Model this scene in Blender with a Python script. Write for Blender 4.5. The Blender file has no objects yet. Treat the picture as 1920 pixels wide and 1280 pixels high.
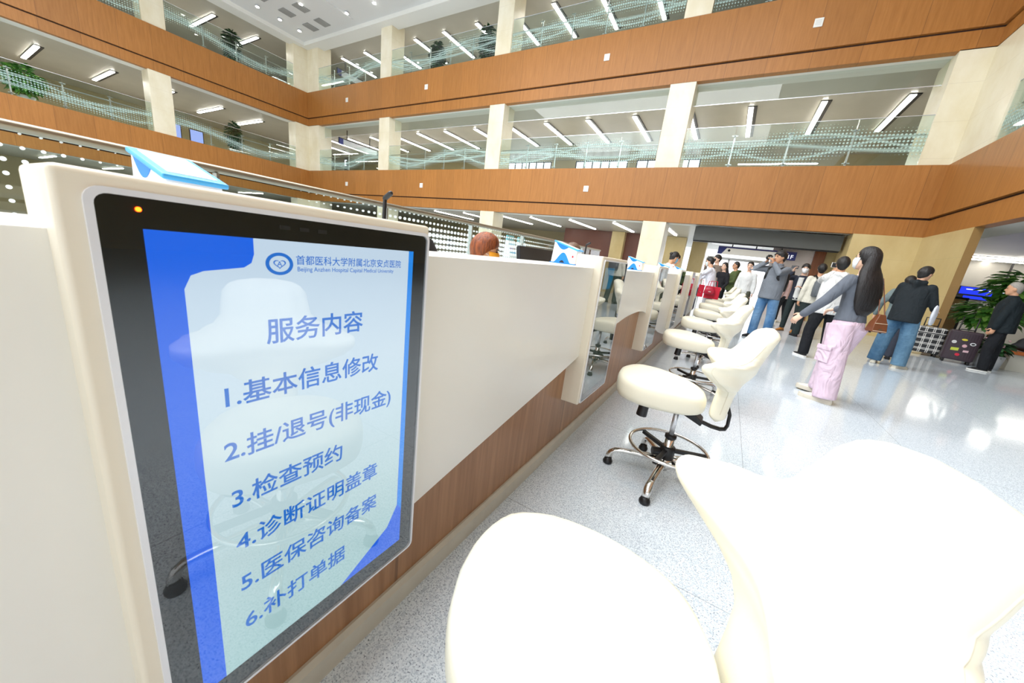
import bpy, bmesh, math, random
from mathutils import Vector, Matrix, Quaternion
C = bpy.context.scene
col = C.collection
PI = math.pi
# ------------------------------------------------------------------ camera
cd = bpy.data.cameras.new('camera'); cam = bpy.data.objects.new('camera', cd); col.objects.link(cam)
cd.sensor_width = 36.0; cd.lens = 12.403; cd.clip_start = 0.01; cd.clip_end = 300
_r = (0.8460844, 0.51959239, 0.11901654); _u = (-0.22794877, 0.15084879, 0.96191684); _f = (-0.48185117, 0.8409925, -0.24607125)
cam.matrix_world = Matrix(((_r[0], _u[0], -_f[0], 0), (_r[1], _u[1], -_f[1], 0), (_r[2], _u[2], -_f[2], 1.2), (0, 0, 0, 1)))
cd.dof.use_dof = True; cd.dof.focus_distance = 3.0; cd.dof.aperture_fstop = 8.0
C.camera = cam
# ------------------------------------------------------------------ world, exposure, big lights
w = bpy.data.worlds.new('world'); C.world = w; w.use_nodes = True
w.node_tree.nodes['Background'].inputs[0].default_value = (0.93, 0.97, 1.0, 1)
w.node_tree.nodes['Background'].inputs[1].default_value = 1.15
C.view_settings.view_transform = 'Standard'; C.view_settings.look = 'None'
C.view_settings.exposure = 0.72; C.view_settings.gamma = 1.0
C.cycles.transparent_max_bounces = 24; C.cycles.max_bounces = 8
FILL_W = 2600
def area_light(name, loc, sx, sy, watts, rot=(0, 0, 0), color=(1, 1, 1)):
    l = bpy.data.lights.new(name, 'AREA'); l.shape = 'RECTANGLE'; l.size = sx; l.size_y = sy; l.energy = watts; l.color = color
    o = bpy.data.objects.new(name, l); o.location = loc; o.rotation_euler = rot; col.objects.link(o); return o
area_light('overhead_fill', (-8, 0, 12.1), 16, 16, FILL_W, color=(0.97, 0.98, 1.0))  # unseen area lamp added below the solid ceiling, for an assumed skylight

# ------------------------------------------------------------------ helpers
def tag(o, label=None, cat=None, group=None, kind=None):
    if label: o['label'] = label
    if cat: o['category'] = cat
    if group: o['group'] = group
    if kind: o['kind'] = kind
    return o
def empty(name, loc, label, cat, group=None, rz=0.0):
    o = bpy.data.objects.new(name, None); col.objects.link(o); o.location = loc; o.rotation_euler = (0, 0, rz)
    o.empty_display_size = 0.1
    return tag(o, label, cat, group)
def wparent(o, root):
    """o was built in world coordinates: parent it without moving it"""
    o.parent = root
    o.matrix_parent_inverse = (Matrix.Translation(root.location) @ root.rotation_euler.to_matrix().to_4x4()).inverted()
    return o
def copy_tree(o, parent=None):
    c = o.copy(); col.objects.link(c)
    if parent: c.parent = parent; c.matrix_parent_inverse = o.matrix_parent_inverse.copy()
    for ch in list(o.children): copy_tree(ch, c)
    return c
ORD = 'first second third fourth fifth sixth seventh eighth ninth tenth eleventh twelfth thirteenth fourteenth fifteenth'.split()

class MB:
    def __init__(s): s.v = []; s.f = []; s.sm = []; s.mi = []; s.m = 0
    def add(s, vs, fs, smooth=False):
        b = len(s.v); s.v += [tuple(x) for x in vs]
        for f in fs: s.f.append(tuple(b + i for i in f)); s.sm.append(smooth); s.mi.append(s.m)
        return s
    def box(s, x0, x1, y0, y1, z0, z1):
        v = [(x, y, z) for z in (z0, z1) for y in (y0, y1) for x in (x0, x1)]
        return s.add(v, [(0, 2, 3, 1), (4, 5, 7, 6), (0, 1, 5, 4), (1, 3, 7, 5), (3, 2, 6, 7), (2, 0, 4, 6)])
    def obox(s, c, ax, ay, az):
        c, ax, ay, az = map(Vector, (c, ax, ay, az))
        v = [c + ax * i + ay * j + az * k for k in (-1, 1) for j in (-1, 1) for i in (-1, 1)]
        return s.add(v, [(0, 2, 3, 1), (4, 5, 7, 6), (0, 1, 5, 4), (1, 3, 7, 5), (3, 2, 6, 7), (2, 0, 4, 6)])
    def loft(s, rings, cap=True, closed=True, smooth=True):
        """rings: lists of points, all same length"""
        n = len(rings[0]); vs = [p for r in rings for p in r]; fs = []
        for i in range(len(rings) - 1):
            for j in range(n if closed else n - 1):
                k = (j + 1) % n
                fs.append((i * n + j, i * n + k, (i + 1) * n + k, (i + 1) * n + j))
        if cap: fs.append(tuple(range(n - 1, -1, -1))); fs.append(tuple((len(rings) - 1) * n + j for j in range(n)))
        return s.add(vs, fs, smooth)
    def tube(s, pts, rad, n=10, round_ends=True, flat=None, up=(0, 0, 1)):
        """flat: ratio of the second axis radius"""
        pts = [Vector(p) for p in pts]
        if not isinstance(rad, (list, tuple)): rad = [rad] * len(pts)
        rings = []; T = []
        for i in range(len(pts)):
            a = pts[max(0, i - 1)]; b = pts[min(len(pts) - 1, i + 1)]
            t = (b - a); T.append(t.normalized() if t.length > 1e-9 else Vector((0, 0, 1)))
        u = Vector(up); u = (u - T[0] * u.dot(T[0]))
        if u.length < 1e-3: u = Vector((1, 0, 0)); u = u - T[0] * u.dot(T[0])
        u.normalize(); fl = flat or 1.0
        def ring(c, u_, v_, r): return [c + u_ * (r * math.cos(2 * PI * k / n)) + v_ * (r * fl * math.sin(2 * PI * k / n)) for k in range(n)]
        for i, p in enumerate(pts):
            u = (u - T[i] * u.dot(T[i])); u.normalize(); v = T[i].cross(u)
            if i == 0 and round_ends:
                for a in (80, 55, 28): rings.append(ring(p - T[0] * rad[0] * math.sin(math.radians(a)), u, v, rad[0] * math.cos(math.radians(a))))
            rings.append(ring(p, u, v, rad[i]))
            if i == len(pts) - 1 and round_ends:
                for a in (28, 55, 80): rings.append(ring(p + T[i] * rad[i] * math.sin(math.radians(a)), u, v, rad[i] * math.cos(math.radians(a))))
        return s.loft(rings)
    def cyl(s, p0, p1, r0, r1=None, n=20):
        return s.tube([p0, p1], [r0, r0 if r1 is None else r1], n, False)
    def torus(s, c, R, r, n=40, m=8, axis=None):
        rings = []
        for i in range(n):
            a = 2 * PI * i / n; d = Vector((math.cos(a), math.sin(a), 0))
            rings.append([Vector(c) + d * (R + r * math.cos(2 * PI * k / m)) + Vector((0, 0, r * math.sin(2 * PI * k / m))) for k in range(m)])
        rings.append(rings[0]); return s.loft(rings, cap=False)
    def ell(s, c, rx, ry, rz, n=16, m=10, R=None):
        rings = []
        for i in range(1, m):
            a = PI * i / m - PI / 2
            ring = []
            for k in range(n):
                p = Vector((rx * math.cos(a) * math.cos(2 * PI * k / n), ry * math.cos(a) * math.sin(2 * PI * k / n), rz * math.sin(a)))
                if R is not None: p = R @ p
                ring.append(Vector(c) + p)
            rings.append(ring)
        return s.loft(rings)
    def prism(s, poly, axis, a0, a1, smooth=False):
        """poly: 2-D points in the two other axes (cyclic order), extruded along axis"""
        def P(q, a):
            return {'x': (a, q[0], q[1]), 'y': (q[0], a, q[1]), 'z': (q[0], q[1], a)}[axis]
        n = len(poly); vs = [P(q, a0) for q in poly] + [P(q, a1) for q in poly]
        fs = [tuple(range(n - 1, -1, -1)), tuple(range(n, 2 * n))] + [(i, (i + 1) % n, n + (i + 1) % n, n + i) for i in range(n)]
        return s.add(vs, fs, smooth)
    def lathe(s, prof, c=(0, 0, 0), n=24):
        return s.loft([[Vector(c) + Vector((r * math.cos(2 * PI * k / n), r * math.sin(2 * PI * k / n), z)) for k in range(n)] for r, z in prof])
    def mesh(s, name, mats):
        me = bpy.data.meshes.new(name); me.from_pydata(s.v, [], s.f)
        for m in (mats if isinstance(mats, (list, tuple)) else [mats]): me.materials.append(m)
        me.polygons.foreach_set('use_smooth', s.sm); me.polygons.foreach_set('material_index', s.mi)
        bm = bmesh.new(); bm.from_mesh(me); bmesh.ops.recalc_face_normals(bm, faces=bm.faces); bm.to_mesh(me); bm.free()
        me.update(); return me
    def build(s, name, mats, parent=None, bevel=0.0, segs=2, world=False):
        o = bpy.data.objects.new(name, s.mesh(name, mats)); col.objects.link(o)
        if bevel:
            b = o.modifiers.new('bevel', 'BEVEL'); b.width = bevel; b.segments = segs; b.limit_method = 'ANGLE'; b.angle_limit = 0.7
            for p in o.data.polygons: p.use_smooth = True
            wn = o.modifiers.new('wn', 'WEIGHTED_NORMAL')
        if parent is not None:
            if world: wparent(o, parent)
            else: o.parent = parent
        return o
    def struct(s, name, mats, bevel=0.0):
        o = s.build(name, mats, None, bevel); o['kind'] = 'structure'; return o

def remesh(mb, voxel, smooth=4):
    me = mb.mesh('tmp', []); o = bpy.data.objects.new('tmp', me); col.objects.link(o)
    r = o.modifiers.new('r', 'REMESH'); r.mode = 'VOXEL'; r.voxel_size = voxel; r.use_smooth_shade = True
    if smooth:
        k = o.modifiers.new('s', 'SMOOTH'); k.factor = 0.5; k.iterations = smooth
    dg = bpy.context.evaluated_depsgraph_get(); dg.update()
    res = bpy.data.meshes.new_from_object(o.evaluated_get(dg))
    bpy.data.objects.remove(o); bpy.data.meshes.remove(me)
    return res
def join_meshes(name, mes, mat):
    bm = bmesh.new()
    for m in mes: bm.from_mesh(m)
    out = bpy.data.meshes.new(name); bm.to_mesh(out); bm.free()
    out.materials.clear(); out.materials.append(mat)
    for p in out.polygons: p.use_smooth = True; p.material_index = 0
    for m in mes: bpy.data.meshes.remove(m)
    return out
def mesh_obj(name, me, mat, parent=None):
    me.materials.clear(); me.materials.append(mat); me.name = name
    for p in me.polygons: p.use_smooth = True
    o = bpy.data.objects.new(name, me); col.objects.link(o)
    if parent: o.parent = parent
    return o

# ------------------------------------------------------------------ materials
def lin(r, g, b):
    f = lambda c: (c / 255 / 12.92) if c <= 10 else ((c / 255 + 0.055) / 1.055) ** 2.4
    return (f(r), f(g), f(b), 1)
class NT:
    def __init__(s, name):
        s.mat = bpy.data.materials.new(name); s.mat.use_nodes = True; s.t = s.mat.node_tree; s.n = s.t.nodes
        s.b = s.n['Principled BSDF']; s.out = s.n['Material Output']
    def node(s, typ, **kw):
        x = s.n.new(typ)
        for k, v in kw.items(): setattr(x, k, v)
        return x
    def link(s, a, b): s.t.links.new(a, b)
    def setin(s, node, key, v):
        if hasattr(v, 'links') or isinstance(v, bpy.types.NodeSocket): s.link(v, node.inputs[key])
        else: node.inputs[key].default_value = v
    def M(s, op, a, b=0.0, c=None):
        x = s.node('ShaderNodeMath', operation=op)
        s.setin(x, 0, a); s.setin(x, 1, b)
        if c is not None: s.setin(x, 2, c)
        return x.outputs[0]
    def coord(s, kind='Object'): return s.node('ShaderNodeTexCoord').outputs[kind]
    def xyz(s, kind='Object'):
        x = s.node('ShaderNodeSeparateXYZ'); s.link(s.coord(kind), x.inputs[0]); return x.outputs
    def noise(s, scale, detail=3, vec=None, rough=0.5):
        x = s.node('ShaderNodeTexNoise'); x.inputs['Scale'].default_value = scale; x.inputs['Detail'].default_value = detail; x.inputs['Roughness'].default_value = rough
        if vec is not None: s.link(vec, x.inputs['Vector'])
        return x.outputs[0]
    def mapping(s, scale, kind='Object'):
        x = s.node('ShaderNodeMapping'); x.inputs['Scale'].default_value = scale; s.link(s.coord(kind), x.inputs[0]); return x.outputs[0]
    def mix(s, fac, a, b):
        x = s.node('ShaderNodeMix', data_type='RGBA'); s.setin(x, 0, fac); s.setin(x, 6, a); s.setin(x, 7, b); return x.outputs[2]
    def ramp(s, fac, stops):
        x = s.node('ShaderNodeValToRGB'); s.link(fac, x.inputs[0]); e = x.color_ramp.elements
        while len(e) < len(stops): e.new(0.5)
        for i, (p, c) in enumerate(stops): e[i].position = p; e[i].color = c
        return x.outputs[0]
    def bump(s, h, strength, dist=0.01):
        x = s.node('ShaderNodeBump'); x.inputs['Strength'].default_value = strength; x.inputs['Distance'].default_value = dist
        s.link(h, x.inputs['Height']); s.link(x.outputs[0], s.b.inputs['Normal'])
    def P(s, color=None, rough=0.5, metal=0.0, spec=0.5, emit=None, es=0.0, coat=0.0):
        if color is not None: s.setin(s.b, 'Base Color', color)
        s.setin(s.b, 'Roughness', rough); s.b.inputs['Metallic'].default_value = metal; s.b.inputs['Specular IOR Level'].default_value = spec
        if coat: s.b.inputs['Coat Weight'].default_value = coat; s.b.inputs['Coat Roughness'].default_value = 0.05
        if emit is not None: s.setin(s.b, 'Emission Color', emit); s.b.inputs['Emission Strength'].default_value = es
        return s
def plain(name, rgb, rough=0.5, metal=0.0, spec=0.5, var=0.0, vs=8.0, emit=0.0, coat=0.0, bump=0.0, bs=20.0):
    m = NT(name); c = lin(*rgb)
    if var:
        n = m.noise(vs, 4, m.coord()); lo = tuple(x * (1 - var) for x in c[:3]) + (1,); hi = tuple(min(1, x * (1 + var)) for x in c[:3]) + (1,)
        cc = m.ramp(n, [(0.3, lo), (0.7, hi)])
    else: cc = c
    m.P(cc, rough, metal, spec, c if emit else None, emit, coat)
    if bump: m.bump(m.noise(bs, 3, m.coord()), bump, 0.02)
    return m.mat
def wood(name, c0, c1, axis_scale, rough=0.35, seam=None):
    m = NT(name)
    n = m.noise(1.0, 5, m.mapping(axis_scale), 0.65)
    c = m.ramp(n, [(0.3, lin(*c0)), (0.7, lin(*c1))])
    if seam:   # (axis, pitch)
        o = m.xyz(); f = m.M('FRACT', m.M('DIVIDE', o[seam[0]], seam[1]))
        e = m.M('LESS_THAN', m.M('ABSOLUTE', m.M('SUBTRACT', f, 0.5)), 0.006 / seam[1] * 1.0)
        cell = m.node('ShaderNodeTexWhiteNoise', noise_dimensions='1D'); m.link(m.M('FLOOR', m.M('ADD', m.M('DIVIDE', o[seam[0]], seam[1]), 0.5)), cell.inputs['W'])
        shade = m.M('MULTIPLY_ADD', cell.outputs[0], 0.12, 0.94)
        hs = m.node('ShaderNodeHueSaturation'); m.link(c, hs.inputs['Color']); m.link(shade, hs.inputs['Value']); c = hs.outputs[0]
        c = m.mix(m.M('MULTIPLY', e, 0.5), c, (0.09, 0.04, 0.02, 1))
    m.P(c, rough, spec=0.4)
    return m.mat
def glass(name, tint=(0.93, 0.97, 0.95), k=0.7, base=0.0):
    m = NT(name); m.n.remove(m.b)
    tr = m.node('ShaderNodeBsdfTransparent'); tr.inputs[0].default_value = (*tint, 1)
    gl = m.node('ShaderNodeBsdfGlossy'); gl.inputs['Roughness'].default_value = 0.0
    fr = m.node('ShaderNodeFresnel'); bf = m.node('ShaderNodeNewGeometry')
    m.link(m.M('MULTIPLY_ADD', bf.outputs['Backfacing'], 1 / 1.5 - 1.5, 1.5), fr.inputs[0])   # same reflectance from both sides of the pane
    mx = m.node('ShaderNodeMixShader'); m.link(m.M('MINIMUM', m.M('MULTIPLY_ADD', fr.outputs[0], k, base), 1.0), mx.inputs[0]); m.link(tr.outputs[0], mx.inputs[1]); m.link(gl.outputs[0], mx.inputs[2])
    m.link(mx.outputs[0], m.out.inputs[0]); m.last = mx.outputs[0]
    return m
def dotglass(name, axis, z0, pitch=0.088, big=False):
    m = glass(name, (0.90, 0.955, 0.94), 0.8); o = m.xyz(); u = o[axis]; z = m.M('SUBTRACT', o[2], z0)
    fu = m.M('SUBTRACT', m.M('FRACT', m.M('DIVIDE', u, pitch)), 0.5); fz = m.M('SUBTRACT', m.M('FRACT', m.M('DIVIDE', z, pitch)), 0.5)
    d = m.M('SQRT', m.M('ADD', m.M('MULTIPLY', fu, fu), m.M('MULTIPLY', fz, fz)))
    def band(zc, A, k, ph, wd):
        s = m.M('MULTIPLY_ADD', m.M('SINE', m.M('MULTIPLY_ADD', u, k, ph)), A, zc)
        return m.M('MAXIMUM', m.M('SUBTRACT', 1.0, m.M('DIVIDE', m.M('ABSOLUTE', m.M('SUBTRACT', z, s)), wd)), 0.0)
    if big:
        mk = m.M('ADD', band(*big[0]), band(*big[1]))
        win = m.M('MULTIPLY', m.M('MINIMUM', m.M('MAXIMUM', m.M('MULTIPLY', m.M('SUBTRACT', u, 1.5), 0.8), 0.0), 1.0), m.M('MINIMUM', m.M('MAXIMUM', m.M('MULTIPLY', m.M('SUBTRACT', 7.0, u), 0.4), 0.15), 1.0))
        win = m.M('MAXIMUM', win, m.M('MULTIPLY', m.M('MINIMUM', m.M('MAXIMUM', m.M('MULTIPLY', m.M('SUBTRACT', 0.8, u), 3.0), 0.0), 1.0), 0.32))
        mk = m.M('MULTIPLY', mk, win)
        r = m.M('MULTIPLY', m.M('MINIMUM', mk, 1.0), 0.40)
        fac = m.M('LESS_THAN', d, r)
    else:
        b1 = band(0.62, 0.30, 0.9, 0.4, 0.34); b2 = band(0.50, -0.28, 1.1, 1.0, 0.28)
        mk = m.M('MINIMUM', m.M('ADD', b1, b2), 1.0)
        dots = m.M('LESS_THAN', d, m.M('MULTIPLY', m.M('POWER', mk, 0.8), 0.31))
        l1 = band(0.62, 0.30, 0.9, 0.4, 0.05); l2 = band(0.50, -0.28, 1.1, 1.0, 0.05); l3 = band(0.58, 0.16, 0.7, 2.2, 0.08)
        fac = m.M('MAXIMUM', m.M('MULTIPLY', dots, 0.7), m.M('MULTIPLY', m.M('MAXIMUM', l1, m.M('MAXIMUM', l2, l3)), 0.42))
    df = m.node('ShaderNodeBsdfDiffuse'); df.inputs[0].default_value = lin(215, 238, 234) if not big else lin(248, 250, 248)
    tl = m.node('ShaderNodeBsdfTranslucent'); tl.inputs[0].default_value = df.inputs[0].default_value
    ad = m.node('ShaderNodeMixShader'); ad.inputs[0].default_value = 0.5; m.link(df.outputs[0], ad.inputs[1]); m.link(tl.outputs[0], ad.inputs[2])
    mx = m.node('ShaderNodeMixShader'); m.link(fac, mx.inputs[0]); m.link(m.last, mx.inputs[1]); m.link(ad.outputs[0], mx.inputs[2])
    m.link(mx.outputs[0], m.out.inputs[0]); return m.mat
def emis(name, rgb, s):
    m = NT(name); m.n.remove(m.b); e = m.node('ShaderNodeEmission'); e.inputs[0].default_value = lin(*rgb); e.inputs[1].default_value = s
    m.link(e.outputs[0], m.out.inputs[0]); return m.mat

def floor_mat():
    m = NT('terrazzo'); co = m.coord()
    v = m.node('ShaderNodeTexVoronoi'); v.inputs['Scale'].default_value = 210; m.link(co, v.inputs['Vector'])
    n1 = m.noise(170, 2, co); n2 = m.noise(60, 3, co); n3 = m.noise(1.2, 2, co)
    c = m.ramp(v.outputs['Color'], [(0.18, lin(190, 202, 212)), (0.55, lin(226, 235, 241))])
    c = m.mix(m.M('GREATER_THAN', n1, 0.60), c, lin(170, 182, 194))
    c = m.mix(m.M('GREATER_THAN', m.M('ADD', n1, m.M('MULTIPLY', n2, 0.35)), 0.845), c, lin(128, 136, 148))
    o = m.xyz(); g = None
    for ax, p, off in ((0, 1.2, 0.24), (1, 1.2, 0.43)):
        f = m.M('ABSOLUTE', m.M('SUBTRACT', m.M('FRACT', m.M('DIVIDE', m.M('ADD', o[ax], off), p)), 0.5))
        e = m.M('LESS_THAN', f, 0.0016); g = e if g is None else m.M('MAXIMUM', g, e)
    c = m.mix(m.M('MULTIPLY', g, 0.55), c, lin(110, 118, 125))
    m.P(c, 0.09, spec=0.5); return m.mat
def stone(name, a, b, rough=0.3):
    m = NT(name); n = m.noise(1.3, 6, m.mapping((1, 1, 0.6)), 0.6); n2 = m.noise(40, 2, m.coord())
    c = m.ramp(n, [(0.3, lin(*a)), (0.72, lin(*b))]); c = m.mix(m.M('MULTIPLY', n2, 0.12), c, lin(*a))
    o = m.xyz(); f = m.M('ABSOLUTE', m.M('SUBTRACT', m.M('FRACT', m.M('DIVIDE', o[2], 0.92)), 0.5))
    c = m.mix(m.M('MULTIPLY', m.M('LESS_THAN', f, 0.004), 0.25), c, lin(150, 135, 105))
    m.P(c, rough, spec=0.4); return m.mat
MFLOOR = floor_mat()
MSTONE = stone('beige_stone', (226, 214, 182), (243, 236, 215))
MTAN = stone('tan_stone', (196, 172, 118), (214, 194, 142))
MMARBLE = stone('pinkish_marble', (196, 180, 172), (226, 216, 208), 0.15)
MFAS_X = wood('fascia_wood_far', (160, 104, 48), (178, 120, 60), (14, 14, 1.2), 0.4, seam=(0, 1.15))
MFAS_Y = wood('fascia_wood_side', (160, 104, 48), (178, 120, 60), (14, 14, 1.2), 0.4, seam=(1, 1.15))
MDARKGAP = plain('dark_groove', (58, 36, 24), 0.7)
MCWOOD = wood('counter_wood', (150, 106, 70), (182, 136, 96), (30, 30, 1.6), 0.28, seam=(1, 1.35))
MWHITE = plain('white_plaster', (236, 235, 228), 0.6)
MCEIL = plain('atrium_ceiling_paint', (225, 226, 224), 0.6)
MGCEIL = plain('gallery_metal_ceiling', (190, 184, 170), 0.35, metal=0.0, var=0.04, vs=1.0)
MGWALL = plain('gallery_wall', (176, 160, 122), 0.5)
MBROWN = plain('dark_brown_panel', (108, 62, 46), 0.4, var=0.08, vs=2)
MGFLOOR = plain('gallery_floor', (205, 205, 200), 0.2)
MCORIAN = plain('ivory_solid_surface', (245, 244, 236), 0.25, var=0.012, vs=3)
MHOUS = plain('cream_housing', (238, 229, 208), 0.35)
MBASE = plain('stone_baseboard', (205, 200, 184), 0.35, var=0.05, vs=14)
MSILVER = plain('silver_trim', (226, 228, 232), 0.25, metal=0.6)
MBLACK = plain('black_plastic', (22, 22, 24), 0.4)
MBLACKGL = plain('black_glass_border', (8, 8, 9), 0.25)
MCHROME = plain('chrome', (225, 222, 218), 0.09, metal=1.0)
MSTEEL = plain('brushed_steel', (190, 190, 186), 0.3, metal=1.0)
MLEATH = plain('ivory_leatherette', (250, 244, 222), 0.36, bump=0.04, bs=260)
MGREY = plain('charcoal_shutter', (88, 90, 86), 0.6, var=0.03, vs=2)
MGLASS = glass('clear_glass').mat
MBAFFLE = glass('baffle_glass', (0.88, 0.92, 0.91), 1.0).mat
MLED = emis('led_strip', (255, 253, 246), 17.0)
MLEDG = emis('led_strip_ground', (255, 250, 240), 11.0)
MDOWN = emis('downlight_lens', (255, 253, 245), 16.0)
MWIN = emis('daylight_window', (240, 246, 255), 1.6)
MBLUE = plain('sign_blue', (28, 40, 120), 0.4)
MSIGNW = plain('sign_cream', (232, 226, 214), 0.4, emit=0.15)
MDARKMET = plain('dark_metal', (46, 44, 44), 0.4, metal=0.5)

# ------------------------------------------------------------------ the setting
XL, XR, YF = -26.3, 4.35, 15.0
MB().box(-42, 16, -9, 40, -0.2, 0.0).struct('floor', MFLOOR)
m = MB().box(XL, XR, -9, YF, 12.25, 12.6); m.struct('ceiling', MCEIL)
# stepped cornice around the atrium ceiling
MB().box(XL, XR, YF - 0.35, YF + 0.5, 12.05, 12.25).box(XL - 0.5, XL + 0.35, -9, YF - 0.35, 12.05, 12.25).struct('trim_1', MWHITE)
MB().box(-24.2, -20.4, 5, 14.2, 12.19, 12.25).struct('trim_2', MCEIL)
MB().box(-19.6, -15.8, 5, 14.2, 12.19, 12.25).struct('trim_3', MCEIL)
LEV = {2: (2.97, 3.44, 3.49, 4.88), 3: (7.66, 8.09, 8.14, 9.62)}
k = 4
for fl, (a, b, c, d) in LEV.items():
    MB().box(XL, XR, YF, YF + 0.3, c, d).struct('trim_%d' % k, MFAS_X); k += 1
    MB().box(XL - 0.06, XR + 0.06, YF + 0.06, YF + 0.3, a, b).struct('trim_%d' % k, MFAS_X); k += 1
    MB().box(XL - 0.3, XL, -9, YF + 0.3, c, d).struct('trim_%d' % k, MFAS_Y); k += 1
    MB().box(XL - 0.3, XL - 0.06, -9, YF + 0.06, a, b).struct('trim_%d' % k, MFAS_Y); k += 1
    MB().box(XR, XR + 0.3, -9, YF + 0.3, c, d).struct('trim_%d' % k, MFAS_Y); k += 1
    MB().box(XR + 0.06, XR + 0.3, -9, YF + 0.06, a, b).struct('trim_%d' % k, MFAS_Y); k += 1
    g = MB().box(XL - 0.1, XR + 0.1, YF + 0.09, YF + 0.28, b, c).box(XL - 0.28, XL - 0.09, -9, YF + 0.1, b, c).box(XR + 0.09, XR + 0.28, -9, YF + 0.1, b, c)
    g.struct('trim_%d' % k, MDARKGAP); k += 1
    # gallery slab: floor on top, white soffit band near the edge, metal ceiling further in
    MB().box(-42, 16, YF + 0.3, 30, d - 0.25, d - 0.13).box(-42, XL - 0.3, -9, YF + 0.3, d - 0.25, d - 0.13).box(XR + 0.3, 16, -9, YF + 0.3, d - 0.25, d - 0.13).struct('floor_%d' % fl, MGFLOOR)
    MB().box(XL, XR, YF + 0.3, YF + 1.0, a + 0.02, a + 0.2).box(XL - 1.0, XL - 0.3, -9, YF + 1.0, a + 0.02, a + 0.2).box(XR + 0.3, XR + 1.0, -9, YF + 1.0, a + 0.02, a + 0.2).struct('trim_%d' % k, MWHITE); k += 1
    MB().box(-42, 16, YF + 1.0, 30, a + 0.09, a + 0.3).box(-42, XL - 1.0, -9, YF + 1.0, a + 0.09, a + 0.3).box(XR + 1.0, 16, -9, YF + 1.0, a + 0.09, a + 0.3).struct('ceiling_%d' % fl, MGCEIL)
MB().box(XL - 16, 16, YF + 0.5, 30, 12.3, 12.6).box(-42, XL - 0.5, -9, YF + 0.5, 12.3, 12.6).box(XR, 16, -9, YF + 0.5, 12.3, 12.6).struct('ceiling_4', MGCEIL)
# back walls of the galleries
MB().box(-42, 16, 24.6, 24.8, 4.75, 7.75).struct('wall_middle_gallery_back', MGWALL)
MB().box(-42, 16, 24.6, 24.8, 9.5, 12.3).struct('wall_upper_gallery_back', MGWALL)
MB().box(-37, -36.8, -9, 24.6, 0, 12.3).struct('wall_left', MGWALL)
MB().box(13, 13.2, -9, 31, 0, 12.3).struct('wall_right', MGWALL)
# columns (one mesh per column and storey)
for nm, z0, z1 in (('ground', 0, 2.97), ('middle', 4.75, 7.68), ('upper', 9.5, 12.3)):
    for (x0, x1) in ((-19.2, -18.34), (-11.38, -10.55), (-3.4, -2.54)):
        MB().box(x0, x1, YF + 0.06, YF + 0.95, z0, z1).struct('column', MSTONE, 0.012)
    for (y0, y1) in ((7.24, 8.09), (-0.65, 0.2)):
        MB().box(XL - 0.95, XL - 0.06, y0, y1, z0, z1).struct('column', MSTONE, 0.012)
    m = MB().box(-27.2, XL - 0.06, 14.2, 15.95, z0, z1).box(XL - 0.06, -25.2, YF + 0.06, 15.95, z0, z1); m.struct('column', MSTONE)
    if nm == 'ground':
        MB().box(2.9, 4.41, YF + 0.06, 16.3, 0, 2.97).box(4.41, 4.55, 12.5, 16.3, 0, 2.97).struct('column', MTAN)
        MB().box(4.405, 4.56, 12.49, 12.5, 0, 2.97).struct('trim_33', plain('brown_stone', (150, 116, 66), 0.3, var=0.06, vs=2))
    else:
        MB().box(3.75, 4.41, YF + 0.06, 16.2, z0, z1).box(4.41, 5.3, 13.3, 16.2, z0, z1).struct('column', MSTONE)
# windows on the middle gallery's back wall
wi = 1
for x0, x1 in ((-16.2, -12.6), (-10.7, -7.2), (-6.6, -5.3), (-4.2, -3.0)):
    o = MB().box(x0, x1, 24.5, 24.55, 6.2, 7.62).struct('window_%d' % wi, MWIN)
    f = MB(); n = max(2, round((x1 - x0) / 0.62))
    for i in range(n + 1): xx = x0 + (x1 - x0) * i / n; f.box(xx - 0.03, xx + 0.03, 24.42, 24.5, 6.2, 7.62)
    for zz in (6.2, 6.68, 7.16, 7.62): f.box(x0, x1, 24.42, 24.5, zz - 0.03, zz + 0.03)
    f.build('window_frame', MDARKMET, o); wi += 1
# ground floor far side
MB().box(-42, -4.9, 25.8, 26.0, 0, 3.05).struct('wall_ground_back', MGWALL)
MB().box(-9.7, -4.8, 22.0, 22.2, 0, 3.05).struct('wall_brown', MBROWN)
MB().box(-6.5, -5.75, 21.6, 22.0, 0, 3.05).struct('column', MTAN)
MB().box(-3.5, -2.5, 22.0, 22.6, 0, 3.05).struct('column', MTAN)
MB().box(-2.4, -1.6, 24.5, 25.2, 0, 3.05).struct('column', MTAN)
MB().box(1.15, 2.4, 17.0, 17.2, 0, 3.05).struct('wall_marble', MMARBLE)
MB().box(2.4, 2.72, 16.9, 17.25, 0, 3.05).struct('trim_30', wood('jamb_wood', (120, 66, 34), (150, 88, 48), (14, 14, 1.2)))
MB().box(2.72, 4.6, 16.95, 17.2, 0, 3.05).struct('wall_tan', MTAN)
MB().box(4.6, 13, 21.8, 22.0, 0, 3.05).struct('wall_ground_right', plain('grey_wall', (150, 146, 138), 0.5))
MB().box(5.55, 6.15, 16.2, 16.4, 0, 1.42).struct('wall_partition', plain('partition_wood', (170, 134, 86), 0.4, var=0.05, vs=3))
MB().box(5.5, 6.2, 16.18, 16.42, 1.42, 1.48).box(6.15, 6.2, 16.18, 16.42, 0, 1.42).struct('trim_31', MBLACK)
# entrance doors: bright daylight behind glass
d = MB().box(-1.5, 3.2, 26.0, 26.05, 0.0, 2.3).struct('door_1', MWIN)
f = MB()
for xx in (-1.5, -0.3, 0.9, 2.1, 3.2): f.box(xx - 0.05, xx + 0.05, 25.9, 26.0, 0, 2.3)
f.box(-1.5, 3.2, 25.9, 26.0, 2.25, 2.4); f.build('door_frame', MSTEEL, d)
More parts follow.
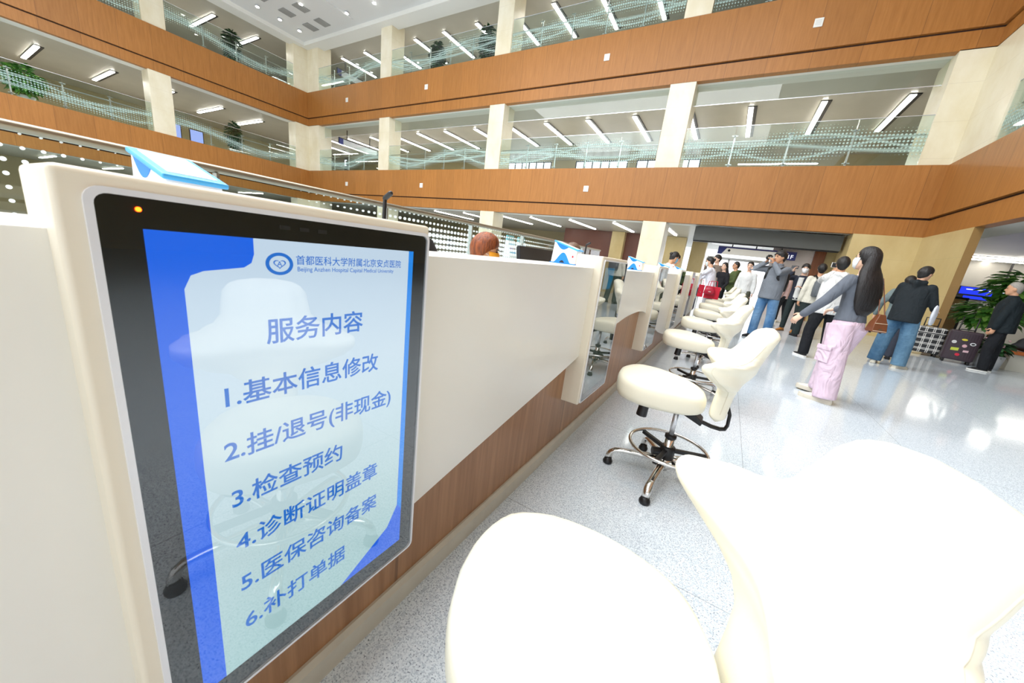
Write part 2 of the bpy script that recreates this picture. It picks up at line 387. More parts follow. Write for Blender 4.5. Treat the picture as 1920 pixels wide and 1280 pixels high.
# bright luminous ceiling over the entrance lobby
MB().box(-1.3, 1.1, 17.6, 23.5, 2.98, 3.03).struct('ceiling_lobby', emis('lobby_luminous_ceiling', (246, 247, 255), 1.5))
f = MB()
for i in range(9): f.box(-1.3, 1.1, 17.6 + i * 0.74, 17.68 + i * 0.74, 2.93, 2.98)
f.struct('trim_32', MSTEEL)
# ------------------------------------------------------------------ gallery glass railings
MDG = {}
def railing(axis, fixed, a, b, z0, label, cat='glass railing', sgn=1):
    """axis 0: runs along x at y = fixed; axis 1: runs along y at x = fixed; sgn: side of the walkway"""
    key = (axis, z0)
    if key not in MDG: MDG[key] = dotglass('dotted_glass_%d_%d' % (axis, int(z0)), axis, z0)
    loc = ((a + b) / 2, fixed, z0) if axis == 0 else (fixed, (a + b) / 2, z0)
    root = empty('glass_railing', loc, label, cat, 'gallery glass railings')
    n = max(1, round((b - a) / 1.4)); w_ = (b - a) / n
    def bx(m, u0, u1, f0, f1, zz0, zz1):
        f0, f1 = sorted((fixed + sgn * f0, fixed + sgn * f1))
        return m.box(u0, u1, f0, f1, zz0, zz1) if axis == 0 else m.box(f0, f1, u0, u1, zz0, zz1)
    for i in range(n):
        u0 = a + i * w_
        bx(MB(), u0 + 0.008, u0 + w_ - 0.008, 0, 0.012, z0, z0 + 1.29).build('glass_panel', MDG[key], root, world=True)
        if i:
            m = bx(MB(), u0 - 0.025, u0 + 0.025, 0.10, 0.13, z0 - 0.1, z0 + 1.05)
            for zz in (z0 + 0.1, z0 + 1.0): bx(m, u0 - 0.09, u0 + 0.09, 0.03, 0.06, zz - 0.015, zz + 0.015); bx(m, u0 - 0.02, u0 + 0.02, 0.03, 0.12, zz - 0.02, zz + 0.02)
            m.build('post', MSTEEL, root, world=True)
    m = MB()
    p = (lambda u: (u, fixed + sgn * 0.17, z0 + 0.86)) if axis == 0 else (lambda u: (fixed + sgn * 0.17, u, z0 + 0.86))
    m.tube([p(a), p(b)], 0.025, 8); m.build('handrail', MSTEEL, root, world=True)
    bx(MB(), a, b, -0.004, 0.016, z0 + 1.29, z0 + 1.305).build('top_edge', MSILVER, root, world=True)
    return root
FLN = {2: 'middle', 3: 'upper'}
for fl in (2, 3):
    z0 = LEV[fl][3]
    bays = [(-25.2, -19.2, 'bay beside the inner corner'), (-18.34, -11.38, 'second bay from the inner corner'), (-10.55, -3.4, 'third bay from the inner corner'), (-2.54, 3.77, 'bay beside the broad end column')]
    for a, b, t in bays: railing(0, YF + 0.1, a + 0.02, b - 0.02, z0, 'dotted glass railing, %s gallery, facing side, %s' % (FLN[fl], t))
    for a, b, t in ((8.09, 14.2, 'beside the inner corner'), (0.2, 7.24, 'beyond the cream column')):
        railing(1, XL - 0.1, a + 0.02, b - 0.02, z0, 'dotted glass railing, %s gallery, side wing, %s' % (FLN[fl], t), sgn=-1)
    if fl == 2: railing(1, XR + 0.1, 6.0, 14.3, z0, 'dotted glass railing over the tan column, above the potted tree', sgn=1)
# hanging glass smoke baffles under the upper fascia
for a, b, t in ((-25.2, -19.2, 'beside the inner corner column'), (-18.34, -11.38, 'in the second bay from the inner corner'), (-10.55, -3.4, 'in the third bay from the inner corner'), (-2.54, 3.75, 'beside the broad end column')):
    r = empty('smoke_baffle', ((a + b) / 2, YF + 0.5, 7.05), 'clear glass smoke baffle under the upper fascia, ' + t, 'smoke baffle', 'hanging glass smoke baffles')
    MB().box(a, b, YF + 0.49, YF + 0.502, 7.05, 7.70).build('pane', MBAFFLE, r, world=True)
    MB().box(a, b, YF + 0.485, YF + 0.507, 7.03, 7.05).build('bottom_rail', MSILVER, r, world=True)
# ------------------------------------------------------------------ linear lights on the gallery ceilings
def strip(x0, x1, y0, y1, z, label, mat, group):
    r = empty('linear_light', ((x0 + x1) / 2, (y0 + y1) / 2, z), label, 'ceiling light', group)
    ex, ey = (0.13, 0.04) if y1 - y0 > x1 - x0 else (0.04, 0.13)  # wider on one side: the dark housing paints the shaded recess beside the strip
    MB().box(x0 - 0.02, x1 + ex, y0 - 0.02, y1 + ey, z - 0.02, z).build('housing', MDARKMET if mat is MLED else MSILVER, r, world=True)
    MB().box(x0, x1, y0, y1, z - 0.045, z - 0.018).build('diffuser', mat, r, world=True)
    if 6.5 < z < 7.5:
        for xx in (x0 + 0.3, x1 - 0.3): MB().box(xx - 0.01, xx + 0.01, y0 + 0.05, y0 + 0.07, z, 7.745).build('hanger', MDARKMET, r, world=True)
XS = [3.73, 1.44, -0.82, -3.05, -5.33, -7.56, -9.83, -12.09, -14.4, -16.68, -18.98, -21.28, -23.6, -26.08, -28.4, -30.6]
for i, x in enumerate(XS):
    strip(x - 0.08, x + 0.08, 17.82, 21.25, 7.74, '%s slim light from the end column, middle gallery ceiling, facing side' % (ORD[i] if i < 15 else 'last'), MLED, 'linear lights of the middle gallery')
for i, x in enumerate([-5.25, -7.47, -9.65, -11.82, -14.05, -16.3, -18.5, -20.78, -23.0, -25.33]):
    strip(x - 0.08, x + 0.08, 16.8, 19.5, 12.29, '%s slim light from the end column, upper gallery ceiling, facing side' % ORD[i], MLED, 'linear lights of the upper gallery')
for i, y in enumerate([13.68, 11.43, 9.1, 6.756, 4.37, 2.0]):
    strip(-33.1, -29.6, y - 0.08, y + 0.08, 7.74, '%s slim light from the inner corner, middle gallery ceiling, side wing' % ORD[i], MLED, 'linear lights of the middle side wing')
for i, y in enumerate([13.27, 11.03, 8.8, 6.5, 4.2]):
    strip(-31.9, -28.7, y - 0.08, y + 0.08, 12.29, '%s slim light from the inner corner, upper gallery ceiling, side wing' % ORD[i], MLED, 'linear lights of the upper side wing')
strip(-1.0, 2.3, 23.0, 23.12, 7.0, 'long slim light seen level through the dotted railing beside the end column', MLED, 'linear lights of the middle gallery')
for i, x in enumerate([3.81, 1.5, -0.7, -2.93, -5.15, -7.36, -9.6, -11.6, -14.1, -16.4]):
    if x in (1.5, -0.7): continue
    strip(x - 0.06, x + 0.06, 17.1, 20.95, 3.055, '%s slim light from the tan column, ground floor ceiling, facing side' % ORD[i], MLEDG, 'linear lights of the ground floor')
for i, y in enumerate([13.5, 11.2, 8.9, 6.6, 4.3, 2.0, -0.4]):
    strip(-33.1, -29.6, y - 0.06, y + 0.06, 3.055, '%s slim light from the inner corner, ground floor ceiling, side wing' % ORD[i], MLEDG, 'linear lights of the ground side wing')
for i, (x0, x1, y0, y1) in enumerate(((8.3, 8.44, 17.4, 22.0), (6.0, 13.0, 20.0, 20.12), (6.2, 13.0, 21.2, 21.32))):
    strip(x0, x1, y0, y1, 3.055, ['slim light on the ceiling over the elderly man, pointing away', 'long slim light on the ceiling above the blue screen, nearer one', 'long slim light on the ceiling above the blue screen, farther one'][i], MLEDG, 'linear lights beyond the tan column')
# ------------------------------------------------------------------ atrium ceiling fittings
for i, (x, y) in enumerate([(-24.76, 13.72), (-24.76, 12.65), (-24.76, 11.52), (-24.76, 10.4), (-22.0, 12.3), (-20.2, 13.67), (-17.97, 13.65), (-20.2, 11.5), (-22.3, 10.2), (-15.8, 13.65)]):
    r = empty('downlight', (x, y, 12.19), '%s round downlight from the inner corner on the white atrium ceiling' % ORD[i], 'downlight', 'round ceiling downlights')
    MB().lathe([(0.11, 12.23), (0.11, 12.18), (0.07, 12.175), (0.07, 12.2)], (x, y, 0)).build('rim', MSILVER, r, world=True)
    MB().lathe([(0.001, 12.18), (0.085, 12.178), (0.085, 12.16), (0.001, 12.158)], (x, y, 0)).build('lens', MDOWN, r, world=True)
MVENT = plain('vent_grey', (150, 150, 146), 0.5)
for i, (x, y) in enumerate([(-23.62, 13.73), (-22.45, 13.7), (-23.58, 12.43), (-22.3, 12.47), (-23.6, 11.1), (-22.3, 11.1)]):
    r = empty('ceiling_vent', (x, y, 12.19), 'grey slatted ceiling vent, %s from the inner corner on the white atrium ceiling' % ORD[i], 'vent', 'ceiling vents')
    MB().box(x - 0.26, x + 0.26, y - 0.34, y + 0.34, 12.165, 12.19).build('backing', MVENT, r, world=True)
    m = MB()
    for j in range(9): xx = x - 0.24 + j * 0.06; m.box(xx - 0.008, xx + 0.008, y - 0.33, y + 0.33, 12.15, 12.165)
    m.build('slat_grille', plain('vent_slat', (176, 176, 172), 0.5), r, world=True)
# white square boxes on the wood fascias
for z, nm in ((4.08, 'middle'), (8.82, 'upper')):
    for i, x in enumerate((-22.1, -15.5, -5.95, 0.5)):
        if nm == 'middle' and i == 3: continue
        r = empty('wall_box', (x, YF, z), 'small white wall box on the %s wood fascia, %s from the inner corner' % ('lower' if nm == 'middle' else 'upper', ORD[i]), 'wall box', 'white fascia boxes')
        MB().box(x - 0.11, x + 0.11, YF - 0.03, YF, z - 0.115, z + 0.115).build('cover', MWHITE, r, 0.01, world=True)
        m = MB()
        for q in range(4): m.box(x - 0.07, x + 0.07, YF - 0.034, YF - 0.03, z - 0.06 + q * 0.035, z - 0.045 + q * 0.035)
        m.build('grille', plain('box_grille', (214, 214, 210), 0.6), r, world=True)
# ------------------------------------------------------------------ hanging signs
def text_mesh(txt, size, mat, name, depth=0.0, align='LEFT', sx=1.0, bold=0.0):
    cu = bpy.data.curves.new('t', 'FONT'); cu.body = txt; cu.size = size; cu.bevel_depth = bold * size; cu.bevel_resolution = 0; cu.align_x = align; cu.extrude = depth; cu.resolution_u = 3
    o = bpy.data.objects.new('t', cu); col.objects.link(o)
    dg = bpy.context.evaluated_depsgraph_get(); dg.update()
    me = bpy.data.meshes.new_from_object(o.evaluated_get(dg)); bpy.data.objects.remove(o); bpy.data.curves.remove(cu)
    me.materials.clear(); me.materials.append(mat)
    for v in me.vertices: v.co.x *= sx
    t = bpy.data.objects.new(name, me); col.objects.link(t); return t
def put_text(t, loc, right, up, root):
    r = Vector(right).normalized(); u = Vector(up).normalized(); n = r.cross(u)
    t.matrix_world = Matrix(((r.x, u.x, n.x, loc[0]), (r.y, u.y, n.y, loc[1]), (r.z, u.z, n.z, loc[2]), (0, 0, 0, 1)))
    mw = t.matrix_world.copy(); t.parent = root
    t.matrix_parent_inverse = (Matrix.Translation(root.location) @ root.rotation_euler.to_matrix().to_4x4()).inverted()
    t.matrix_basis = mw
MTXTD = plain('dark_text', (40, 40, 46), 0.6); MTXTW = plain('white_text', (245, 245, 250), 0.6, emit=0.5)
SY = 16.8
r = empty('hanging_sign', (0.6, SY, 2.24), 'long cream and blue hanging sign marked 1F over the entrance lobby', 'sign')
MB().box(-0.665, 1.873, SY - 0.03, SY + 0.03, 2.10, 2.35).build('board', MBLUE, r, world=True)
MB().prism([(-0.52, 2.10), (1.42, 2.10), (1.63, 2.34), (-0.37, 2.34)], 'y', SY - 0.045, SY - 0.03).build('cream_band', MSIGNW, r, world=True)
MB().box(-0.665, 1.873, SY - 0.04, SY + 0.04, 2.35, 2.40).build('top_rail', plain('sign_violet', (70, 66, 120), 0.5), r, world=True)
for xx in (-0.2, 0.6, 1.4): MB().box(xx - 0.02, xx + 0.02, SY - 0.02, SY + 0.02, 2.40, 3.055).build('hanger', MDARKMET, r, world=True)
put_text(text_mesh('1F', 0.2, MTXTW, 'lettering', bold=0.01), (1.60, SY - 0.05, 2.15), (1, 0, 0), (0, 0, 1), r)
for xx in (-0.28, 1.26): MB().cyl((xx, SY - 0.045, 2.25), (xx, SY - 0.055, 2.25), 0.045).build('icon', MTXTD, r, world=True)
for x, y0, y1, z, t in ((-24.3, 15.9, 18.9, 6.95, 'middle'), (-25.4, 16.5, 18.6, 11.4, 'upper')):
    r = empty('hanging_sign', (x, (y0 + y1) / 2, z), 'long white and blue hanging sign under the %s gallery ceiling near the inner corner' % t, 'sign')
    MB().box(x - 0.04, x + 0.04, y0, y1, z - 0.17, z + 0.17).build('board', plain('sign_grey_white', (205, 208, 212), 0.5), r, world=True)
    MB().box(x - 0.045, x + 0.045, y0, y0 + 0.3, z - 0.175, z + 0.175).build('blue_end', MBLUE, r, world=True)
    MB().box(x - 0.05, x + 0.05, y0, y1, z + 0.175, z + 0.22).build('top_rail', MDARKMET, r, world=True)
    for yy in (y0 + 0.6, y1 - 0.6): MB().box(x - 0.02, x + 0.02, yy - 0.02, yy + 0.02, z + 0.22, 7.75 if z < 8 else 12.3).build('hanger', MDARKMET, r, world=True)
r = empty('letter_sign', (-24.6, 16.6, 4.75), 'small lit letter E sign behind the dotted railing near the inner corner', 'sign')
MB().box(-24.8, -24.3, 16.6, 16.66, 4.75, 6.15).build('board', MBLACK, r, world=True)
put_text(text_mesh('E', 0.55, emis('letter_light', (235, 245, 255), 3), 'lettering'), (-24.72, 16.59, 5.56), (1, 0, 0), (0, 0, 1), r)
# shutter housing over the lobby
r = empty('shutter_housing', (0.65, 15.7, 2.7), 'long dark grey roller shutter box above the entrance lobby', 'shutter box')
MB().box(-1.55, 2.82, 15.6, 16.0, 2.46, 2.95).build('casing', MGREY, r, 0.01, world=True)
MB().box(-1.55, 2.82, 15.75, 15.85, 2.42, 2.46).build('bottom_bar', MDARKMET, r, world=True)
# ------------------------------------------------------------------ plants
def leafy(root, centre, rx, ry, rz, n, size, mats, seed, name='foliage', world=True):
    rnd = random.Random(seed); m = MB()
    for _ in range(n):
        while True:
            d = Vector((rnd.uniform(-1, 1), rnd.uniform(-1, 1), rnd.uniform(-1, 1)))
            if 0.25 < d.length < 1: break
        p = Vector(centre) + Vector((d.x * rx, d.y * ry, d.z * rz))
        out = Vector((d.x, d.y, d.z * 0.4 - 0.25)).normalized(); side = out.cross(Vector((0, 0, 1)))
        side = (side + Vector((0, 0, rnd.uniform(-0.5, 0.5)))).normalized(); nn = side.cross(out)
        L = size * rnd.uniform(0.7, 1.2); W = L * 0.24; m.m = 1 if rnd.random() < 0.3 else 0
        pts = [p - out * L * 0.5, p - out * L * 0.2 + side * W, p + out * L * 0.2 + side * W * 0.9, p + out * L * 0.5 - nn * L * 0.12, p + out * L * 0.2 - side * W * 0.9, p - out * L * 0.2 - side * W]
        mid = [p - out * L * 0.2 + nn * W * 0.35, p + out * L * 0.2 + nn * W * 0.3]
        vs = pts + mid
        m.add(vs, [(0, 1, 6), (1, 2, 7, 6), (2, 3, 7), (3, 4, 7), (4, 5, 6, 7), (5, 0, 6)], True)
    return m.build(name, mats, root, world=world)
MLEAF = [plain('leaf_green', (84, 150, 58), 0.4), plain('leaf_light', (146, 200, 92), 0.4)]
MLEAFD = [plain('leaf_dark', (36, 72, 40), 0.45), plain('leaf_middark', (60, 104, 58), 0.45)]
MTRUNK = plain('trunk_bark', (112, 88, 60), 0.8, var=0.2)
MPOTW = plain('pot_white', (226, 226, 222), 0.35)
def balcony_plant(x, y, z, h, wd, seed, label, mats=MLEAFD):
    r = empty('potted_plant', (x, y, z), label, 'potted plant', 'gallery plants')
    MB().lathe([(0.001, z), (0.2, z), (0.26, z + 0.38), (0.22, z + 0.38), (0.2, z + 0.3), (0.001, z + 0.3)], (x, y, 0)).build('pot', MPOTW, r, world=True)
    MB().tube([(x, y, z + 0.3), (x + 0.02, y, z + 0.3 + h * 0.5), (x, y, z + h)], [0.03, 0.025, 0.015], 8).build('stem', MTRUNK, r, world=True)
    leafy(r, (x, y, z + 0.4 + h * 0.5), wd, wd, h * 0.55, 420, 0.27, mats, seed)
balcony_plant(-27.4, 3.5, 4.75, 1.15, 0.62, 1, 'bright green leafy plant behind the middle railing of the side wing, beyond the cream column', MLEAF)
balcony_plant(-27.4, 11.1, 4.75, 1.5, 0.42, 2, 'dark green plant behind the middle railing of the side wing, near the inner corner')
balcony_plant(-27.4, 11.3, 9.5, 1.5, 0.48, 3, 'dark green plant behind the upper railing of the side wing')
balcony_plant(-12.55, 16.0, 9.5, 1.6, 0.42, 4, 'tall dark plant behind the upper railing of the facing side, beside a column')
balcony_plant(-15.85, 16.0, 9.5, 1.4, 0.42, 5, 'shorter dark plant behind the upper railing of the facing side, mid bay')
def wallscreen(x, y, z, w_, h_, label, facing):
    r = empty('information_screen', (x, y, z), label, 'screen')
    MB().box(x - 0.05, x, y - w_ / 2 - 0.04, y + w_ / 2 + 0.04, z - h_ / 2 - 0.04, z + h_ / 2 + 0.04).build('bezel', MBLACK, r, world=True)
    MB().box(x - 0.04, x - 0.01, y - 0.1, y + 0.1, 4.75, z - h_ / 2).build('stand', MBLACK, r, world=True)
    MB().box(x, x + 0.01, y - w_ / 2, y + w_ / 2, z - h_ / 2, z + h_ / 2).build('display', emis('screen_bluewhite', (150, 165, 225), 0.9), r, world=True)
wallscreen(-29.5, 8.9, 5.55, 0.7, 0.9, 'small bluish notice screen behind the middle side railing, beside the cream column', 1)
wallscreen(-29.5, 10.0, 5.5, 0.6, 0.9, 'second small bluish notice screen behind the middle side railing', 1)
# ------------------------------------------------------------------ glass screen behind the staff
MBIG = dotglass('big_dot_glass', 1, 0.0, 0.062, big=((1.30, 0.06, 1.1, 0.6, 0.30), (1.0, 0.1, 0.8, 2.0, 0.38)))
root = empty('glass_partition', (-3.0, 4.0, 0), 'long dotted glass partition with a grey top rail behind the reception staff', 'glass partition')
for i in range(8):
    y0 = -1.6 + i * 1.35
    MB().box(-3.006, -2.994, y0 + 0.012, y0 + 1.338, 0.05, 1.47).build('glass_panel', MBIG, root, world=True)
    if i: MB().box(-3.03, -2.97, y0 - 0.008, y0 + 0.008, 0.0, 1.46).build('post', MSTEEL, root, world=True)
MB().tube([(-3.0, -1.6, 1.485), (-3.0, 9.2, 1.485)], 0.024, 10).build('top_rail', plain('rail_bronze', (150, 140, 122), 0.3, metal=0.7), root, world=True)
MB().box(-3.03, -2.97, -1.6, 9.2, 0, 0.05).build('base_channel', MSTEEL, root, world=True)
# ------------------------------------------------------------------ reception counter
WAVE = [(-2.0, 0.12), (-1.2, 0.14), (-0.6, 0.2), (0.0, 0.31), (0.68, 0.43), (0.9, 0.468), (1.3, 0.535), (1.7, 0.60), (1.96, 0.647), (2.35, 0.715), (2.72, 0.763), (3.05, 0.792), (3.4, 0.797), (3.6, 0.785), (3.83, 0.75), (4.2, 0.65), (4.5, 0.54), (4.88, 0.425), (5.25, 0.345), (5.63, 0.28), (6.1, 0.215), (6.5, 0.195), (7.0, 0.205), (7.6, 0.225), (8.2, 0.24), (9.0, 0.265), (10.05, 0.3)]
def wave_z(y):
    for (a, b), (c, d) in zip(WAVE, WAVE[1:]):
        if a <= y <= c: return b + (d - b) * (y - a) / (c - a)
def cr(pts, n):
    out = []
    for i in range(len(pts) - 1):
        p = [pts[max(0, i - 1)], pts[i], pts[i + 1], pts[min(len(pts) - 1, i + 2)]]
        for j in range(n):
            t = j / n
            out.append(tuple(0.5 * (2 * p[1][k] + (p[2][k] - p[0][k]) * t + (2 * p[0][k] - 5 * p[1][k] + 4 * p[2][k] - p[3][k]) * t * t + (3 * p[1][k] - p[0][k] - 3 * p[2][k] + p[3][k]) * t ** 3) for k in range(len(p[0]))))
    out.append(tuple(pts[-1])); return out
YE = 10.05
root = empty('reception_counter', (-0.9, 4.0, 0), 'long cream reception counter with a wavy white front over wood panels', 'counter')
ct = MB().box(-1.02, -0.684, -2.0, YE, 1.128, 1.163); ct.build('worktop', MCORIAN, root, 0.006, world=True)
mb = MB(); ws = cr(WAVE, 3)
lo = [Vector((-0.655, y, z)) for y, z in ws]; n = len(lo)
def strip_faces(m, A, B, flip=False):
    k = len(A); m.add(A + B, [(i, i + 1, k + i + 1, k + i) for i in range(k - 1)], False)
hi = [Vector((-0.655, p.y, 1.163)) for p in lo]; lob = [p + Vector((-0.03, 0, 0)) for p in lo]; hib = [p + Vector((-0.03, 0, 0)) for p in hi]
strip_faces(mb, lo, hi); strip_faces(mb, lob, hib); strip_faces(mb, lo, lob); strip_faces(mb, hi, hib)
mb.add([lo[-1], hi[-1], hib[-1], lob[-1]], [(0, 1, 2, 3)]); mb.add([lo[0], hi[0], hib[0], lob[0]], [(0, 1, 2, 3)])
mb.build('wave_panel', MCORIAN, root, world=True)
MB().box(-0.74, -0.72, -2.0, YE, 0.085, 1.128).build('wood_panel', MCWOOD, root, world=True)
mb = MB().prism([(-0.74, 0), (-0.70, 0), (-0.70, 0.07), (-0.712, 0.085), (-0.74, 0.085)], 'y', -2.0, YE); mb.build('baseboard', MBASE, root, world=True)
MB().box(-1.0, -0.66, YE - 0.02, YE, 0.085, 1.128).build('end_panel', MCORIAN, root, world=True)
MB().box(-1.32, -1.06, -2.0, YE, 0.72, 0.75).build('desk_board', MCORIAN, root, world=True)
MB().box(-1.05, -0.76, -2.0, YE, 0.0, 1.1).build('carcass', MHOUS, root, world=True)
# ------------------------------------------------------------------ display housings
MB_BLUE = lin(24, 98, 222); 
def screen_mat():
    """vertical fade of the picture on the panel: white with a pale blue top"""
    m = NT('screen_picture'); o = m.xyz('Object')
    f = m.M('DIVIDE', m.M('SUBTRACT', o[2], 0.40), 0.78)
    c = m.ramp(f, [(0.0, lin(176, 212, 214)), (0.3, lin(196, 222, 226)), (0.7, lin(214, 232, 244)), (1.0, lin(206, 226, 246))])
    m.P((0, 0, 0, 1), 0.3, spec=0.2, emit=c, es=0.62); return m.mat
MSCR = screen_mat()
def emi(name, rgb, s):
    m = NT(name); m.P((0, 0, 0, 1), 0.3, spec=0.2, emit=lin(*rgb), es=s); return m.mat
MSBLUE = emi('screen_blue', (22, 98, 226), 0.72); MSTXT = emi('screen_text', (34, 116, 214), 0.62); MSRIGHT = emi('screen_edge_blue', (24, 128, 220), 0.8)
MSDIM = emi('screen_dim_green', (92, 112, 92), 0.25); MSTEAL = emi('screen_teal', (0, 120, 160), 0.6)
MCOVER = glass('display_cover_glass', (0.97, 0.98, 0.98), 1.5, 0.004).mat
MREDLED = emis('red_led', (255, 60, 8), 14)
FX = -0.61
MBEZ = plain('bezel_silver', (238, 239, 242), 0.3, metal=0.15)
def rrect(y0, y1, z0, z1, r, n=5):
    pts = []
    for cy, cz, a0 in ((y1 - r, z1 - r, 0), (y0 + r, z1 - r, 90), (y0 + r, z0 + r, 180), (y1 - r, z0 + r, 270)):
        for i in range(n + 1): a = math.radians(a0 + 90 * i / n); pts.append((cy + r * math.cos(a), cz + r * math.sin(a)))
    return pts
def housing(Y0, label, full):
    Y1 = Y0 + 0.545; z0 = 0.345; z1 = 1.232
    root = empty('display_housing', (-0.66, (Y0 + Y1) / 2, z0), label, 'display housing', 'screen housings on the counter')
    MB().box(-0.765, FX, Y0, Y1, z0, z1).build('casing', MHOUS, root, 0.008, 3, world=True)
    s = MB()   # silver bezel ring around the glass
    o_ = rrect(Y0 + 0.0215, Y1 - 0.006, z0 + 0.004, z1 - 0.0165, 0.016); i_ = rrect(Y0 + 0.0290, Y1 - 0.012, z0 + 0.0095, z1 - 0.0235, 0.012)
    k_ = len(o_); X0, X1 = FX - 0.002, FX + 0.006
    s.add([(X1, *q) for q in o_] + [(X1, *q) for q in i_] + [(X0, *q) for q in o_] + [(X0, *q) for q in i_],
          [f for j in range(k_) for f in ((j, (j + 1) % k_, k_ + (j + 1) % k_, k_ + j), (j, (j + 1) % k_, 2 * k_ + (j + 1) % k_, 2 * k_ + j), (k_ + j, k_ + (j + 1) % k_, 3 * k_ + (j + 1) % k_, 3 * k_ + j))])
    s.build('bezel', MBEZ, root, world=True)
    MB().prism(i_, 'x', FX - 0.001, FX + 0.001).build('black_border', MBLACKGL, root, world=True)
    MB().prism(i_, 'x', FX + 0.0045, FX + 0.0055).build('cover_glass', MCOVER, root, world=True)
    dy = Y0 - 0.08; ya, yb, za, zb = 0.146 + dy, 0.575 + dy, 0.398, 1.173
    px = FX + 0.0015
    def plate(name, poly, mat, lift): return MB().prism(poly, 'x', px, px + lift).build(name, mat, root, world=True)
    if full:
        plate('display', [(ya, za), (yb, za), (yb, zb), (ya, zb)], MSBLUE, 0.0004)
        wp = [(0.178, 0.43), (0.47, 0.432), (0.53, 0.47), (0.56, 0.52), (0.562, 1.173), (0.262, 1.173), (0.262, 1.150), (0.258, 1.137), (0.248, 1.130), (0.20, 1.124), (0.186, 1.118), (0.178, 1.10)]
        wp[0] = (0.178, 0.398); wp[1] = (0.40, 0.398)
        plate('white_page', wp, MSCR, 0.0008)
        plate('right_edge_band', [(0.562, 0.52), (yb, 0.50), (yb, zb), (0.562, zb)], MSRIGHT, 0.0009)
        tx = FX + 0.0032
        def T(txt, size, y, z, sx=1.0):
            put_text(text_mesh(txt, size, MSTXT, 'screen_lettering', sx=sx, bold=0.016 if size > 0.03 else 0.008), (tx, y, z), (0, 1, 0), (0, 0, 1), root)
        T('服务内容', 0.0445, 0.2715, 1.0125)
        for t, y, z in (('1.基本信息修改', 0.203, 0.919), ('2.挂/退号(非现金)', 0.203, 0.827), ('3.检查预约', 0.206, 0.738), ('4.诊断证明盖章', 0.209, 0.649), ('5.医保咨询备案', 0.209, 0.562), ('6.补打单据', 0.211, 0.474)):
            T(t, 0.0425, y, z)
        T('首都医科大学附属北京安贞医院', 0.0165, 0.321, 1.138, 0.95)
        T('Beijing Anzhen Hospital Capital Medical University', 0.0105, 0.323, 1.126, 0.92)
        # round emblem: ring, heart line and letter
        ring = MB(); cy, cz = 0.2965, 1.137
        def loop(a, b, n=40): return [(tx, cy + a * math.cos(2 * PI * i / n), cz + b * math.sin(2 * PI * i / n)) for i in range(n)]
        A, B = loop(0.0205, 0.0175), loop(0.0150, 0.0125); ring.add(A + B, [(i, (i + 1) % 40, 40 + (i + 1) % 40, 40 + i) for i in range(40)])
        ring.build('emblem_ring', MSTXT, root, world=True)
        h = MB(); hp = []
        for i in range(33):
            t = 2 * PI * (i / 32); hp.append(Vector((tx, cy + 0.00056 * 16 * math.sin(t) ** 3 * 1.05, cz + 0.00048 * (13 * math.cos(t) - 5 * math.cos(2 * t) - 2 * math.cos(3 * t) - math.cos(4 * t)))))
        hp = hp[3:-3]; inn = [Vector((p.x, cy + (p.y - cy) * 0.78, cz + (p.z - cz) * 0.78)) for p in hp]
        h.add(hp + inn, [(i, i + 1, len(hp) + i + 1, len(hp) + i) for i in range(len(hp) - 1)]); h.build('emblem_heart', MSTXT, root, world=True)
        T('A', 0.011, 0.2927, 1.1335)
        led = (FX + 0.003, 0.144, 1.195)
        MB().ell(led, 0.0012, 0.0028, 0.0028).build('status_led', MREDLED, root, world=True)
        m = MB()
        for q in range(3): m.box(FX + 0.001, FX + 0.0022, Y0 + 0.22 + q * 0.03, Y0 + 0.235 + q * 0.03, 1.190, 1.196)
        m.build('sensor_window', plain('sensor_grey', (40, 40, 44), 0.3), root, world=True)
    else:
        plate('display', [(ya, za), (yb, za), (yb, zb), (ya, zb)], MSDIM, 0.0004)
        plate('teal_block', [(ya, 1.05), (ya + 0.15, 1.05), (ya + 0.18, 1.10), (ya + 0.19, zb), (ya, zb)], MSTEAL, 0.0008)
        m = MB().box(FX + 0.001, FX + 0.0025, Y0 + 0.26, Y0 + 0.30, 1.188, 1.20); m.build('sensor_window', MCHROME, root, world=True)
    return root
HLAB = ['large cream housing with a lit blue and white service list screen, nearest on the counter'] + ['tall cream housing with a dark portrait screen, %s along the counter from the lit screen' % ORD[i] for i in range(0, 5)]
for i in range(6): housing(0.08 + 1.873 * i, HLAB[i], i == 0)
